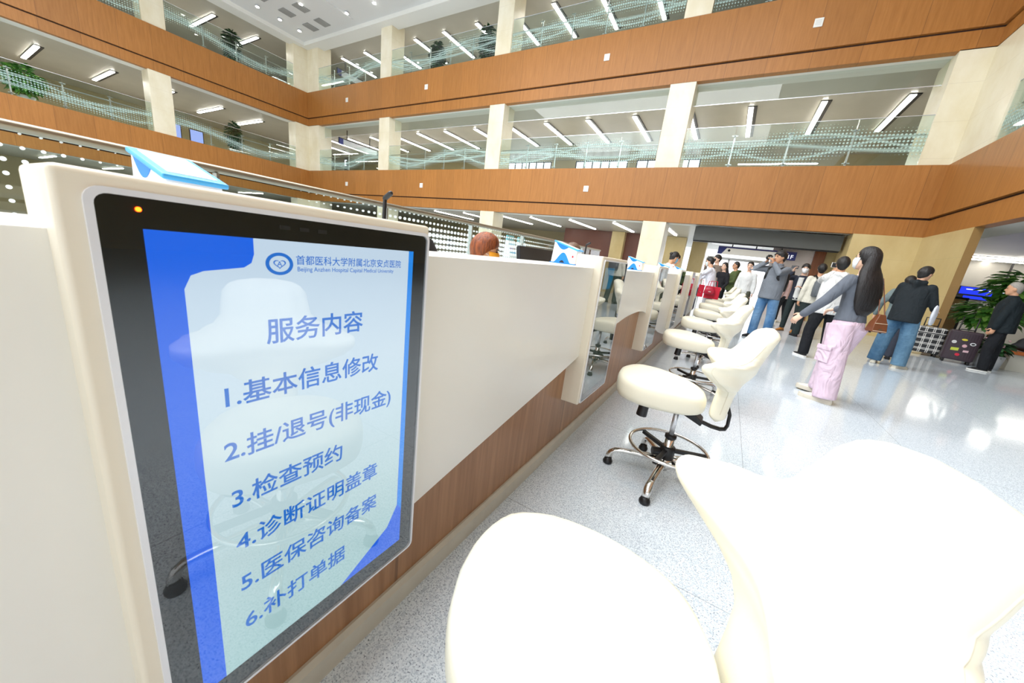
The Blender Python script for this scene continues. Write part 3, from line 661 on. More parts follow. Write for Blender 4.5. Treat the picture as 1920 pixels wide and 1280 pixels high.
# ------------------------------------------------------------------ little wedge terminals, monitors and stands on the counter
MWPL = plain('device_white', (240, 240, 244), 0.35); MDBLUE = plain('device_blue', (10, 130, 235), 0.35); MDSCR = plain('device_tablet', (235, 242, 250), 0.15, emit=0.25)
def terminal(Y0, label, flat=False):
    root = empty('payment_terminal', (-0.89, Y0 + 0.05, 1.163), label, 'terminal', 'white and blue counter terminals')
    Y1 = Y0 + 0.078
    prof = [(-0.975, 1.166), (-0.815, 1.166), (-0.81, 1.248), (-0.965, 1.292)]
    MB().prism(prof, 'y', Y0, Y1).build('body', MWPL, root, 0.004, world=True)
    MB().prism([(-0.98, 1.163), (-0.812, 1.163), (-0.812, 1.168), (-0.98, 1.168)], 'y', Y0 - 0.003, Y1 + 0.003).build('base_line', MDBLUE, root, world=True)
    # sloping tablet with a blue rim
    a = Vector((-0.962, 0, 1.293)); b = Vector((-0.806, 0, 1.250)); u = (b - a).normalized(); nrm = Vector((-u.z, 0, u.x)); nrm = nrm if nrm.z > 0 else -nrm
    def slab(k0, k1, d0, d1, y0, y1):
        p = [a + u * k0 + nrm * d0, a + u * k1 + nrm * d0, a + u * k1 + nrm * d1, a + u * k0 + nrm * d1]
        return MB().prism([(q.x, q.z) for q in p], 'y', y0, y1)
    L = (b - a).length
    slab(-0.004, L + 0.006, -0.004, 0.005, Y0 - 0.006, Y1 + 0.006).build('tablet_rim', plain('device_sky', (70, 175, 250), 0.3), root, 0.003, world=True)
    slab(0.012, L - 0.01, 0.005, 0.0062, Y0 + 0.006, Y1 - 0.006).build('tablet', MDSCR, root, world=True)
    # wave ornaments on the two side faces
    for yy, t in ((Y0 - 0.0008, 1), (Y1 + 0.0008, 1)):
        lowp = [(-0.955, 1.168)] + [(-0.955 + 0.11 * i / 12, 1.168 + 0.062 * math.sin(PI * (i / 12) ** 1.1) ** 1.3) for i in range(1, 12)] + [(-0.845, 1.168)]
        MB().prism(lowp, 'y', yy - 0.0004, yy + 0.0004).build('wave_ornament', MDBLUE, root, world=True)
        top = [(-0.952, 1.286)] + [(-0.952 + 0.085 * i / 10, 1.286 - 0.044 * i / 10 * 0.55 - 0.026 * math.sin(PI * i / 10)) for i in range(1, 10)] + [(-0.867, 1.263)]
        MB().prism(top, 'y', yy - 0.0004, yy + 0.0004).build('wave_ornament', MDBLUE, root, world=True)
        MB().prism([(-0.918, 1.169), (-0.908, 1.181), (-0.9, 1.184), (-0.892, 1.181), (-0.882, 1.169)], 'y', yy - 0.0008, yy + 0.0008).build('cable_hole', MBLACK, root, world=True)
        MB().prism([(-0.838, 1.205), (-0.828, 1.205), (-0.828, 1.217), (-0.838, 1.217)], 'y', yy - 0.0006, yy + 0.0006).build('red_mark', plain('device_red', (190, 40, 50), 0.5), root, world=True)
    return root
terminal(0.228, 'white and blue wedge terminal behind the top of the lit screen housing')
t0 = terminal(2.06, 'white and blue wedge terminal beside the reddish-haired receptionist, at the second housing')
for i, t in ((1, 'third'), (2, 'fourth'), (3, 'fifth')):
    c = copy_tree(t0); c.location = t0.location + Vector((0, 1.873 * i, 0)); c['label'] = 'white and blue wedge terminal behind the %s housing along the counter' % t
def monitor(x, y, label):
    root = empty('desk_monitor', (x, y, 0.75), label, 'monitor', 'staff monitors')
    c = Vector((x, y, 1.04)); ax = Vector((0.012, 0, 0)); ay = Vector((0, 0.25, 0)); az = Vector((-0.03, 0, 0.2))
    MB().obox(c, ax, ay, az).build('rear_shell', MBLACK, root, 0.006, world=True)
    MB().obox(c + Vector((-0.016, 0, 0)), Vector((0.004, 0, 0)), ay * 0.96, az * 0.95).build('display', MBLACKGL, root, world=True)
    MB().box(x - 0.01, x + 0.04, y - 0.03, y + 0.03, 0.76, 1.0).build('stand_neck', MBLACK, root, world=True)
    MB().box(x - 0.1, x + 0.1, y - 0.12, y + 0.12, 0.75, 0.765).build('stand_foot', MBLACK, root, 0.004, world=True)
    MB().obox(c + Vector((0.0135, 0, 0)) + az * 0.45, Vector((0.001, 0, 0)), ay * 0.55, az * 0.012).build('vent_slot', plain('slot_grey', (60, 60, 60), 0.6), root, world=True)
monitor(-1.12, 2.19, 'black flat monitor seen from behind beside the reddish-haired receptionist')
for (y, t) in ((0.81, 'slim black upright stand behind the corner of the lit screen housing'), (2.70, 'slim black upright stand beside the second wedge terminal')):
    root = empty('document_camera', (-1.06, y, 0.75), t, 'document camera', 'slim black stands on the desk')
    MB().box(-1.10, -1.02, y - 0.05, y + 0.05, 0.75, 0.77).build('foot', MBLACK, root, 0.004, world=True)
    MB().tube([(-1.05, y, 0.77), (-1.0, y, 1.15), (-0.995, y, 1.318)], [0.008, 0.0075, 0.006], 8).build('arm', MBLACK, root, world=True)
    MB().tube([(-0.995, y, 1.315), (-0.97, y, 1.33)], 0.008, 8).build('camera_head', MBLACK, root, world=True)
# ------------------------------------------------------------------ drafting chairs with winged backs
def interp(tab, t):
    for (a, b), (c, d) in zip(tab, tab[1:]):
        if a <= t <= c:
            k = (t - a) / (c - a); k = k * k * (3 - 2 * k); return b + (d - b) * k
    return tab[0][1] if t < tab[0][0] else tab[-1][1]
# local frame: hub at the origin, sitter looks along -x, the back stands at +x
def make_chair(label):
    root = empty('drafting_chair', (0, 0, 0), label, 'chair', 'ivory drafting chairs along the counter')
    # --- seat: domed saddle cushion, wide behind the middle, a blunt nose in front
    NA = 44
    HW = [(-0.355, 0.0), (-0.347, 0.075), (-0.322, 0.14), (-0.28, 0.19), (-0.20, 0.218), (-0.12, 0.212), (-0.04, 0.192), (0.04, 0.158), (0.09, 0.122), (0.118, 0.075), (0.13, 0.0)]
    def outline(a):
        # walk along the half outline so that points are evenly spread
        f = (a / PI) if a <= PI else (2 - a / PI); f *= len(HW) - 1
        i = min(int(f), len(HW) - 2); t = f - i
        p = HW[::-1]; q = [p[max(0, i - 1)], p[i], p[i + 1], p[min(len(p) - 1, i + 2)]]
        v = [0.5 * (2 * q[1][k] + (q[2][k] - q[0][k]) * t + (2 * q[0][k] - 5 * q[1][k] + 4 * q[2][k] - q[3][k]) * t * t + (3 * q[1][k] - q[0][k] - 3 * q[2][k] + q[3][k]) * t ** 3) for k in (0, 1)]
        return (v[0], v[1] if a <= PI else -v[1])
    m = MB(); rings = []
    for f, z in ((0.02, 0.0), (0.5, 0.0), (0.88, 0.003), (0.965, 0.014), (0.995, 0.034), (1.0, 0.064), (0.988, 0.084), (0.955, 0.098), (0.89, 0.106), (0.72, 0.112), (0.45, 0.114), (0.2, 0.113), (0.02, 0.112)):
        ring = []
        for i in range(NA):
            x, y = outline(2 * PI * i / NA); x = -0.125 + (x + 0.125) * f; y *= f
            zz = 0.472 + z * 1.06
            if z > 0.06: zz += 0.020 * max(0.0, 1 - ((x + 0.10) / 0.26) ** 2) - 0.9 * max(0, abs(y) - 0.16) ** 1.6 + 0.012 * max(0, -x - 0.2) * 4 * (1 - min(1, abs(y) / 0.2))
            zz += 0.085 * (-0.12 - x) * (1 if z > 0.03 else 0.3)
            ring.append((x, y, zz))
        rings.append(ring)
    m.loft(rings); seat = m.build('seat', MLEATH, root)
    # --- backrest: narrow spine below, two forward swept wings, tall rounded head, leaning back
    W = [(0.0, 0.060), (0.04, 0.078), (0.16, 0.080), (0.28, 0.088), (0.36, 0.125), (0.41, 0.20), (0.455, 0.250), (0.50, 0.270), (0.56, 0.270), (0.61, 0.246), (0.66, 0.195), (0.71, 0.158), (0.76, 0.142), (0.90, 0.135), (0.955, 0.118), (0.985, 0.085), (1.0, 0.035)]
    ZB, ZT = 0.462, 0.985
    def surf(t, v, side):
        wd = interp(W, t); y = v * wd; z = ZB + (ZT - ZB) * t
        wing = math.exp(-((t - 0.54) / 0.13) ** 2)
        x = 0.188 + 0.04 * t + 0.13 * max(0, t - 0.45) ** 1.25 * 1.5
        x -= 0.115 * wing * (abs(y) / 0.26) ** 1.7
        z += 0.035 * wing * (abs(y) / 0.26) ** 2
        th = (0.040 + 0.034 * wing + 0.016 * math.exp(-((t - 0.72) / 0.2) ** 2)) * (max(0.0, 1 - abs(v) ** 5)) ** 0.5 * min(1, (min(t, 1 - t) / 0.05 + 0.04)) ** 0.5
        if side > 0:   # raised pad with a crease round it
            e_ = min((t - 0.50) / 0.05, (0.97 - t) / 0.05, (0.70 - abs(v)) / 0.14); th += 0.011 * max(0.0, min(1.0, e_))
        nz = 0.35 * max(0, t - 0.3)
        return (x - side * th, y, z + side * th * nz * 0.6)
    NV, NTt = 30, 60
    front = [[surf(i / NTt, math.sin(PI / 2 * (-1 + 2 * j / NV)), 1) for j in range(NV + 1)] for i in range(NTt + 1)]
    back = [[surf(i / NTt, math.sin(PI / 2 * (-1 + 2 * j / NV)), -1) for j in range(NV + 1)] for i in range(NTt + 1)]
    m = MB(); rings = [f + b[::-1][1:-1] for f, b in zip(front, back)]
    m.loft(rings); bk = m.build('backrest', MLEATH, root)
    # piping seam that runs round the rim of the back
    m = MB()
    for sgn in (-1, 1):
        pts = []
        for i in range(6, NTt - 7):
            p = Vector(surf(i / NTt, sgn * 0.985, -0.3)); pts.append(p + Vector((0.004, sgn * 0.001, 0)))
        m.tube(pts, 0.0022, 6)
    m.build('piping', plain('piping_ivory', (236, 228, 204), 0.45) if 'piping_ivory' not in bpy.data.materials else bpy.data.materials['piping_ivory'], bk)
    # --- mechanism, bracket, gas column
    MB().box(-0.12, 0.06, -0.07, 0.07, 0.452, 0.478).prism([(0.04, 0.44), (0.13, 0.405), (0.135, 0.43), (0.06, 0.487), (-0.02, 0.487)], 'y', -0.05, 0.05).build('tilt_mechanism', MBLACK, root, 0.006)
    MB().tube([(0.09, 0, 0.425), (0.18, 0, 0.408), (0.222, 0, 0.408), (0.243, 0, 0.416), (0.25, 0, 0.44), (0.247, 0, 0.50), (0.222, 0, 0.56)], 0.009, 10, flat=2.4).build('back_bracket', MBLACK, root)
    MB().cyl((-0.16, -0.13, 0.487), (-0.165, -0.14, 0.40), 0.026, 0.029, 18).build('adjusting_knob', MBLACK, root, 0.004)
    m = MB().cyl((0, 0, 0.27), (0, 0, 0.47), 0.0145, n=20); m.build('gas_piston', MSILVER, root)
    m = MB().cyl((0, 0, 0.06), (0, 0, 0.275), 0.025, n=24); m.build('column_sleeve', MCHROME, root)
    MB().lathe([(0.026, 0.265), (0.032, 0.268), (0.032, 0.284), (0.016, 0.29)], n=24).build('collar', MBLACK, root)
    # --- foot ring on black spokes
    ring = MB().torus((0, 0, 0.205), 0.215, 0.0095, 56, 10).build('foot_ring', MCHROME, root)
    m = MB().lathe([(0.026, 0.13), (0.042, 0.135), (0.042, 0.21), (0.036, 0.215), (0.026, 0.215)], n=20)
    m.build('ring_clamp', MBLACK, root)
    for k in range(3):
        a = math.radians(20 + 120 * k); d = Vector((math.cos(a), math.sin(a), 0)); n_ = Vector((-d.y, d.x, 0))
        MB().obox(d * 0.125 + Vector((0, 0, 0.19)), d * 0.086, n_ * 0.012, Vector((0, 0, 0.011))).build('spoke', MBLACK, root, 0.003)
    MB().cyl(Vector((math.cos(3.6), math.sin(3.6), 0)) * 0.04 + Vector((0, 0, 0.17)), Vector((math.cos(3.6), math.sin(3.6), 0)) * 0.085 + Vector((0, 0, 0.17)), 0.024, n=14).build('clamp_knob', MBLACK, root, 0.003)
    # --- five chrome legs on black glides
    MB().lathe([(0.001, 0.085), (0.045, 0.085), (0.05, 0.10), (0.046, 0.135), (0.03, 0.145), (0.001, 0.145)], n=24).build('base_hub', MCHROME, root)
    for k in range(5):
        a = math.radians(192 + 72 * k); d = Vector((math.cos(a), math.sin(a), 0)); n_ = Vector((-d.y, d.x, 0))
        rings = []
        for r, z, wv, h in ((0.03, 0.118, 0.026, 0.020), (0.10, 0.118, 0.023, 0.018), (0.18, 0.113, 0.020, 0.015), (0.25, 0.105, 0.018, 0.013), (0.282, 0.098, 0.019, 0.014), (0.302, 0.084, 0.021, 0.016), (0.312, 0.062, 0.021, 0.019), (0.314, 0.040, 0.020, 0.020)):
            nrm = Vector((0, 0, 1)) if r < 0.27 else (Vector((0, 0, 1)) * max(0.0, 1 - (r - 0.27) / 0.04) + d * min(1, (r - 0.27) / 0.035)).normalized()
            rings.append([d * r + Vector((0, 0, z)) + n_ * (wv * math.cos(2 * PI * q / 12)) + nrm * (h * math.sin(2 * PI * q / 12)) for q in range(12)])
        lg = MB().loft(rings).build('leg', MCHROME, root)
        MB().lathe([(0.001, 0.0), (0.026, 0.0), (0.029, 0.006), (0.029, 0.018), (0.024, 0.024), (0.02, 0.042), (0.001, 0.042)], d * 0.313, 18).build('glide', MBLACK, lg)
    return root
CH = [  # hub x, hub y, turn
    (0.015, 0.58, 20), (-0.082, 2.12, 0), (-0.10, 3.93, -4), (-0.09, 5.47, 3), (-0.06, 7.05, 0), (-0.09, 8.75, -6), (-0.05, 10.3, 4), (-0.12, 11.9, 0)]
CT = ['ivory drafting chair nearest the lit screen, its back cut by the picture edge', 'ivory drafting chair on chrome legs with a foot ring, second along the counter']
proto = make_chair(CT[0])
for i, (x, y, a) in enumerate(CH):
    o = proto if i == 0 else copy_tree(proto)
    o.location = (x, y, 0); o.rotation_euler = (0, 0, math.radians(a))
    o['label'] = CT[i] if i < 2 else 'ivory drafting chair with winged back, %s in the row counted from the lit screen' % ORD[i]
# ------------------------------------------------------------------ staff office chair
def office_chair(x, y, label, rz):
    root = empty('office_chair', (x, y, 0), label, 'chair', rz=rz)
    m = MB(); rings = []
    for t, wd in ((0, 0.17), (0.1, 0.215), (0.5, 0.225), (0.8, 0.2), (0.93, 0.15), (1.0, 0.06)):
        z = 0.62 + 0.63 * t; xx = 0.24 + 0.06 * t
        rings.append([(xx + 0.028 * math.sin(2 * PI * k / 20), wd * math.cos(2 * PI * k / 20), z) for k in range(20)])
    m.loft(rings).build('backrest', plain('black_mesh_fabric', (34, 36, 40), 0.6), root)
    MB().lathe([(0.001, 0.44), (0.22, 0.44), (0.25, 0.47), (0.24, 0.51), (0.001, 0.52)], n=24).build('seat', MBLACK, root)
    MB().tube([(0.05, 0, 0.44), (0.24, 0, 0.45), (0.27, 0, 0.66)], 0.02, 8).build('back_bracket', MBLACK, root)
    MB().cyl((0, 0, 0.1), (0, 0, 0.44), 0.025).build('gas_column', MBLACK, root)
    for k in range(5):
        a = 2 * PI * k / 5; d = Vector((math.cos(a), math.sin(a), 0))
        lg = MB().tube([d * 0.02 + Vector((0, 0, 0.11)), d * 0.28 + Vector((0, 0, 0.075))], [0.022, 0.015], 8).build('leg', MBLACK, root)
        MB().cyl(d * 0.28 + Vector((-0.012, 0, 0.03)), d * 0.28 + Vector((0.012, 0, 0.03)), 0.03).build('caster', MBLACK, lg)
    return root
office_chair(-1.33, 1.5, 'black office chair with a rounded back behind the counter, beside the lit screen', PI * 0.97)
# ------------------------------------------------------------------ self-service kiosks beyond the glass
def kiosk(x, y, label):
    root = empty('service_kiosk', (x, y, 0), label, 'kiosk', 'self-service kiosks beyond the glass')
    MT = bpy.data.materials.get('kiosk_teal') or plain('kiosk_teal', (120, 190, 200), 0.4)
    MB().box(x - 0.2, x + 0.14, y - 0.28, y + 0.28, 0, 0.95).build('cabinet', MT, root, 0.02, world=True)
    MB().prism([(x - 0.2, 0.95), (x + 0.14, 0.95), (x - 0.02, 1.62), (x - 0.16, 1.62)], 'y', y - 0.28, y + 0.28).build('screen_head', MWPL, root, 0.01, world=True)
    a = Vector((x + 0.122, y, 1.03)); u = Vector((-0.16, 0, 0.67)).normalized(); n_ = Vector((0.67, 0, 0.16)).normalized()
    MB().obox(a + u * 0.25 + n_ * 0.004, n_ * 0.004, Vector((0, 0.22, 0)), u * 0.24).build('display', emi('kiosk_screen', (190, 220, 240), 0.6), root, world=True)
    for q, (yy, zz, c) in enumerate(((-0.11, 0.38, (150, 130, 220)), (0.11, 0.38, (90, 190, 140)), (-0.11, 0.27, (190, 150, 200)), (0.11, 0.27, (200, 160, 170)), (0.11, 0.12, (80, 170, 220)), (-0.11, 0.12, (120, 190, 220)))):
        MB().obox(a + u * zz + n_ * 0.009 + Vector((0, yy, 0)), n_ * 0.0015, Vector((0, 0.09, 0)), u * 0.045).build('menu_tile', emi('tile_%d' % q, c, 0.55) if 'tile_%d' % q not in bpy.data.materials else bpy.data.materials['tile_%d' % q], root, world=True)
    MB().box(x - 0.16, x - 0.08, y - 0.26, y + 0.26, 1.62, 1.82).build('header_sign', MT, root, 0.01, world=True)
kiosk(-8.0, 12.95, 'teal self-service kiosk with coloured menu tiles beyond the glass, next to the receptionist\'s mask')
kiosk(-8.0, 13.85, 'teal self-service kiosk with coloured menu tiles beyond the glass, next to the monitor')
# ------------------------------------------------------------------ potted tree, bench, luggage
def big_tree(x, y):
    root = empty('potted_tree', (x, y, 0), 'large leafy potted money tree beside the elderly man', 'potted plant')
    MB().lathe([(0.001, 0), (0.2, 0), (0.27, 0.4), (0.29, 0.44), (0.25, 0.44), (0.23, 0.36), (0.001, 0.36)], (x, y, 0), 28).build('pot', plain('pot_grey', (150, 150, 148), 0.4), root, world=True)
    MB().tube([(x, y, 0.36), (x + 0.03, y, 0.8), (x, y, 1.2), (x + 0.05, y, 1.7)], [0.06, 0.05, 0.04, 0.02], 10).build('trunk', MTRUNK, root, world=True)
    leafy(root, (x + 0.1, y - 0.1, 1.85), 0.7, 0.6, 0.45, 300, 0.26, MLEAF, 31)
    leafy(root, (x - 0.25, y - 0.2, 1.1), 0.75, 0.6, 0.42, 330, 0.27, MLEAF, 32)
    leafy(root, (x + 0.25, y - 0.1, 1.45), 0.6, 0.5, 0.4, 220, 0.26, MLEAF, 33)
big_tree(6.35, 14.9)
def low_plant(x, y):
    root = empty('potted_plant', (x, y, 0), 'small flowering plant in a pale tub, at the elderly man\'s feet', 'potted plant')
    MB().lathe([(0.001, 0), (0.17, 0), (0.21, 0.3), (0.19, 0.3), (0.17, 0.24), (0.001, 0.24)], (x, y, 0), 24).build('tub', plain('tub_grey', (186, 188, 190), 0.4), root, world=True)
    leafy(root, (x, y, 0.44), 0.26, 0.26, 0.2, 130, 0.18, MLEAFD, 41)
    m = MB(); rnd = random.Random(5)
    for _ in range(9): m.ell((x + rnd.uniform(-.2, .2), y + rnd.uniform(-.2, .1), 0.5 + rnd.uniform(0, .14)), 0.022, 0.022, 0.018, 8, 5)
    m.build('blossom', plain('blossom_pink', (214, 170, 176), 0.6), root, world=True)['kind'] = 'stuff'
low_plant(5.06, 11.55)
root = empty('bench', (6.3, 12.0, 0), 'low bench with an orange wooden seat behind the elderly man', 'bench')
MB().box(5.32, 8.0, 11.75, 12.25, 0.36, 0.43).build('seat_board', wood('bench_wood', (176, 92, 40), (196, 110, 54), (1.5, 14, 14)), root, 0.01, world=True)
for xx in (5.45, 7.4): MB().box(xx, xx + 0.35, 11.82, 12.18, 0, 0.36).build('stone_leg', plain('bench_stone', (206, 202, 188), 0.4), root, 0.005, world=True)
def suitcase_check():
    m = NT('black_white_check'); o = m.xyz()
    def lines(ax, p, w0, off):
        return m.M('LESS_THAN', m.M('ABSOLUTE', m.M('SUBTRACT', m.M('FRACT', m.M('ADD', m.M('DIVIDE', o[ax], p), off)), 0.5)), w0)
    g = m.M('MAXIMUM', lines(0, 0.125, 0.06, 0.1), lines(2, 0.125, 0.06, 0.1)); g = m.M('MAXIMUM', g, m.M('MAXIMUM', lines(0, 0.125, 0.05, 0.32), lines(2, 0.125, 0.05, 0.32)))
    t = m.M('MAXIMUM', lines(0, 0.125, 0.3, 0.7), lines(2, 0.125, 0.3, 0.7))
    c = m.mix(g, m.mix(t, lin(126, 126, 126), lin(44, 44, 46)), lin(216, 214, 208)); m.P(c, 0.5); return m.mat
def suitcase(x, y, w_, d_, h, rz, body, label, hh, stickers=False):
    root = empty('suitcase', (x, y, 0), label, 'suitcase', rz=rz)
    m = MB().box(-w_ / 2, w_ / 2, -d_ / 2, d_ / 2, 0.07, 0.07 + h); sh = m.build('shell', body, root, 0.035, 4)
    MB().box(-w_ / 2 - 0.002, w_ / 2 + 0.002, -0.012, 0.012, 0.068, 0.072 + h).build('zip_band', MBLACK, root, 0.03, 4)
    if stickers:
        m = MB()
        for i in range(11): xx = -w_ / 2 + 0.045 + i * (w_ - 0.09) / 10; m.box(xx - 0.008, xx + 0.008, -d_ / 2 - 0.006, -d_ / 2, 0.12, 0.03 + h)
        m.build('rib', body, root, 0.003)
        for (xx, zz, rx, rz_, c, kind) in ((-0.13, 0.46, 0.035, 0.035, (208, 206, 204), 'o'), (0.0, 0.53, 0.042, 0.022, (222, 208, 60), 'o'), (0.13, 0.46, 0.042, 0.034, (226, 226, 226), 'o'), (0.03, 0.40, 0.034, 0.034, (222, 176, 182), 'o'), (-0.085, 0.31, 0.055, 0.035, (196, 206, 72), 'r'), (0.075, 0.29, 0.038, 0.024, (226, 190, 196), 'r'), (-0.02, 0.20, 0.034, 0.030, (214, 30, 60), 'o')):
            p = [(xx + rx * math.cos(2 * PI * i / 20), zz + rz_ * math.sin(2 * PI * i / 20)) for i in range(20)] if kind == 'o' else [(xx - rx, zz - rz_), (xx + rx, zz - rz_ * .8), (xx + rx, zz + rz_), (xx - rx, zz + rz_ * .8)]
            MB().prism(p, 'y', -d_ / 2 - 0.009, -d_ / 2 - 0.006).build('sticker', plain('sticker_%d' % int(xx * 1000 + 200), c, 0.4), root)
        MB().prism([(0.10, 0.455), (0.12, 0.475), (0.15, 0.475), (0.16, 0.455), (0.13, 0.44)], 'y', -d_ / 2 - 0.0105, -d_ / 2 - 0.009).build('sticker_drawing', MBLACK, root)
    else:
        MB().box(-w_ / 2 - 0.004, w_ / 2 + 0.004, -d_ / 2 - 0.004, d_ / 2 + 0.004, 0.07 + h * 0.74, 0.07 + h * 0.80).build('strap', MBLACK, root, 0.03, 4)
    MB().tube([(-0.1, 0, 0.068 + h), (-0.09, 0, 0.098 + h), (0.09, 0, 0.098 + h), (0.1, 0, 0.068 + h)], 0.011, 8).build('carry_handle', MBLACK, root)
    hd = MB().tube([(-0.11, d_ * 0.3, 0.06 + h), (-0.11, d_ * 0.3, h + hh), (0.11, d_ * 0.3, h + hh), (0.11, d_ * 0.3, 0.06 + h)], 0.013, 8); hd.build('telescopic_handle', MBLACK, root)
    for sx in (-1, 1):
        for sy in (-1, 1):
            px_, py_ = sx * (w_ / 2 - 0.05), sy * (d_ / 2 - 0.045)
            MB().cyl((px_ - 0.016, py_, 0.03), (px_ + 0.016, py_, 0.03), 0.03, n=16).box(px_ - 0.02, px_ + 0.02, py_ - 0.012, py_ + 0.012, 0.045, 0.075).build('wheel', MBLACK, root)
    return root
suitcase(4.22, 12.0, 0.50, 0.26, 0.60, math.radians(-6), suitcase_check(), 'black and white checked suitcase standing in front of the tan column', 0.27)
suitcase(4.58, 11.5, 0.46, 0.26, 0.64, math.radians(-14), plain('dark_plum_shell', (60, 46, 54), 0.4), 'dark ribbed suitcase covered with colourful stickers', 0.36, True)
# soft bags on the bench
def soft_bag(x, y, z, label, mat):
    root = empty('travel_bag', (x, y, z), label, 'bag')
    m = MB().ell((x, y, z + 0.17), 0.34, 0.19, 0.19, 20, 12).ell((x - 0.1, y, z + 0.1), 0.3, 0.18, 0.1, 20, 10)
    mesh_obj('body', remesh(m, 0.02, 6), mat, None); o = bpy.data.objects['body'] if 'body' in bpy.data.objects else None
    o = [q for q in col.objects if q.name.startswith('body') and q.parent is None][-1]; wparent(o, root)
    MB().tube([(x - 0.15, y - 0.02, z + 0.33), (x - 0.08, y - 0.04, z + 0.43), (x + 0.08, y - 0.04, z + 0.43), (x + 0.15, y - 0.02, z + 0.33)], 0.012, 8).build('strap', MBLACK, root, world=True)
soft_bag(5.85, 11.98, 0.43, 'slumped black travel bag on the wooden bench', plain('bag_black', (26, 26, 30), 0.7, bump=0.3, bs=10))
# blue wall screen beyond the potted tree
root = empty('blue_screen', (8.4, 21.7, 1.75), 'blue lit display board beyond the potted tree', 'screen')
MB().box(7.9, 10.2, 21.66, 21.74, 1.52, 2.02).build('frame', MBLACK, root, world=True)
MB().box(7.95, 10.15, 21.64, 21.66, 1.72, 2.0).box(8.1, 10.15, 21.64, 21.66, 1.55, 1.66).build('display', emis('display_blue', (40, 60, 230), 0.8), root, world=True)
m = MB()
for i in range(5): m.box(8.1 + i * 0.3, 8.28 + i * 0.3, 21.632, 21.638, 1.90, 1.925)
m.build('caption_line', MTXTW, root, world=True)
MB().box(9.0, 9.05, 21.68, 21.72, 2.02, 3.06).build('hanger', MDARKMET, root, world=True)
# wall socket plate on the tan column
root = empty('wall_switch', (4.9, 12.53, 1.1), 'small white wall plate on the tan column', 'wall plate')
MB().box(4.405, 4.41, 13.35, 13.55, 1.02, 1.22).build('plate', MWHITE, root, 0.002, world=True); root.location = (4.41, 13.45, 1.02)
for o in root.children: o.matrix_parent_inverse = Matrix.Translation(root.location).inverted()
# ------------------------------------------------------------------ people
MSKIN = {'light': plain('skin_light', (232, 190, 164), 0.5), 'tan': plain('skin_tan', (208, 156, 122), 0.5), 'warm': plain('skin_warm', (220, 172, 142), 0.5)}

def strands(name, a, b):
    m = NT(name); n = m.noise(1.0, 4, m.mapping((55, 55, 5)), 0.7); m.P(m.ramp(n, [(0.3, lin(*a)), (0.7, lin(*b))]), 0.4); m.bump(n, 0.5, 0.02); return m.mat
MAUBURN = strands('hair_auburn', (74, 36, 20), (178, 92, 40))
MHAIR = strands('hair_black', (12, 11, 11), (40, 36, 35))
MGREYH = plain('hair_grey', (158, 150, 142), 0.6, var=0.15, vs=60)
MEYE = plain('eye_dark', (28, 20, 18), 0.3); MLIP = plain('lips', (176, 96, 88), 0.5)
def cloth(name, rgb, rough=0.8, bump=0.5, bs=9): 
    m = NT(name); c = lin(*rgb); n = m.noise(6, 3, m.coord()); m.P(m.ramp(n, [(0.3, tuple(x * 0.88 for x in c[:3]) + (1,)), (0.7, tuple(min(1, x * 1.06) for x in c[:3]) + (1,))]), rough, spec=0.25)
    w_ = m.node('ShaderNodeTexNoise'); w_.inputs['Scale'].default_value = bs; w_.inputs['Detail'].default_value = 2; w_.inputs['Distortion'].default_value = 1.2
    m.link(m.mapping((1, 1, 0.6)), w_.inputs['Vector']); m.bump(w_.outputs[0], bump, 0.05); return m.mat
def jeans(name, a, b):
    m = NT(name); n = m.noise(3.5, 4, m.mapping((1, 1, 0.5))); m.P(m.ramp(n, [(0.35, lin(*a)), (0.68, lin(*b))]), 0.85, spec=0.2)
    m.bump(m.noise(10, 3, m.mapping((1, 1, 1.6))), 0.5, 0.04); return m.mat
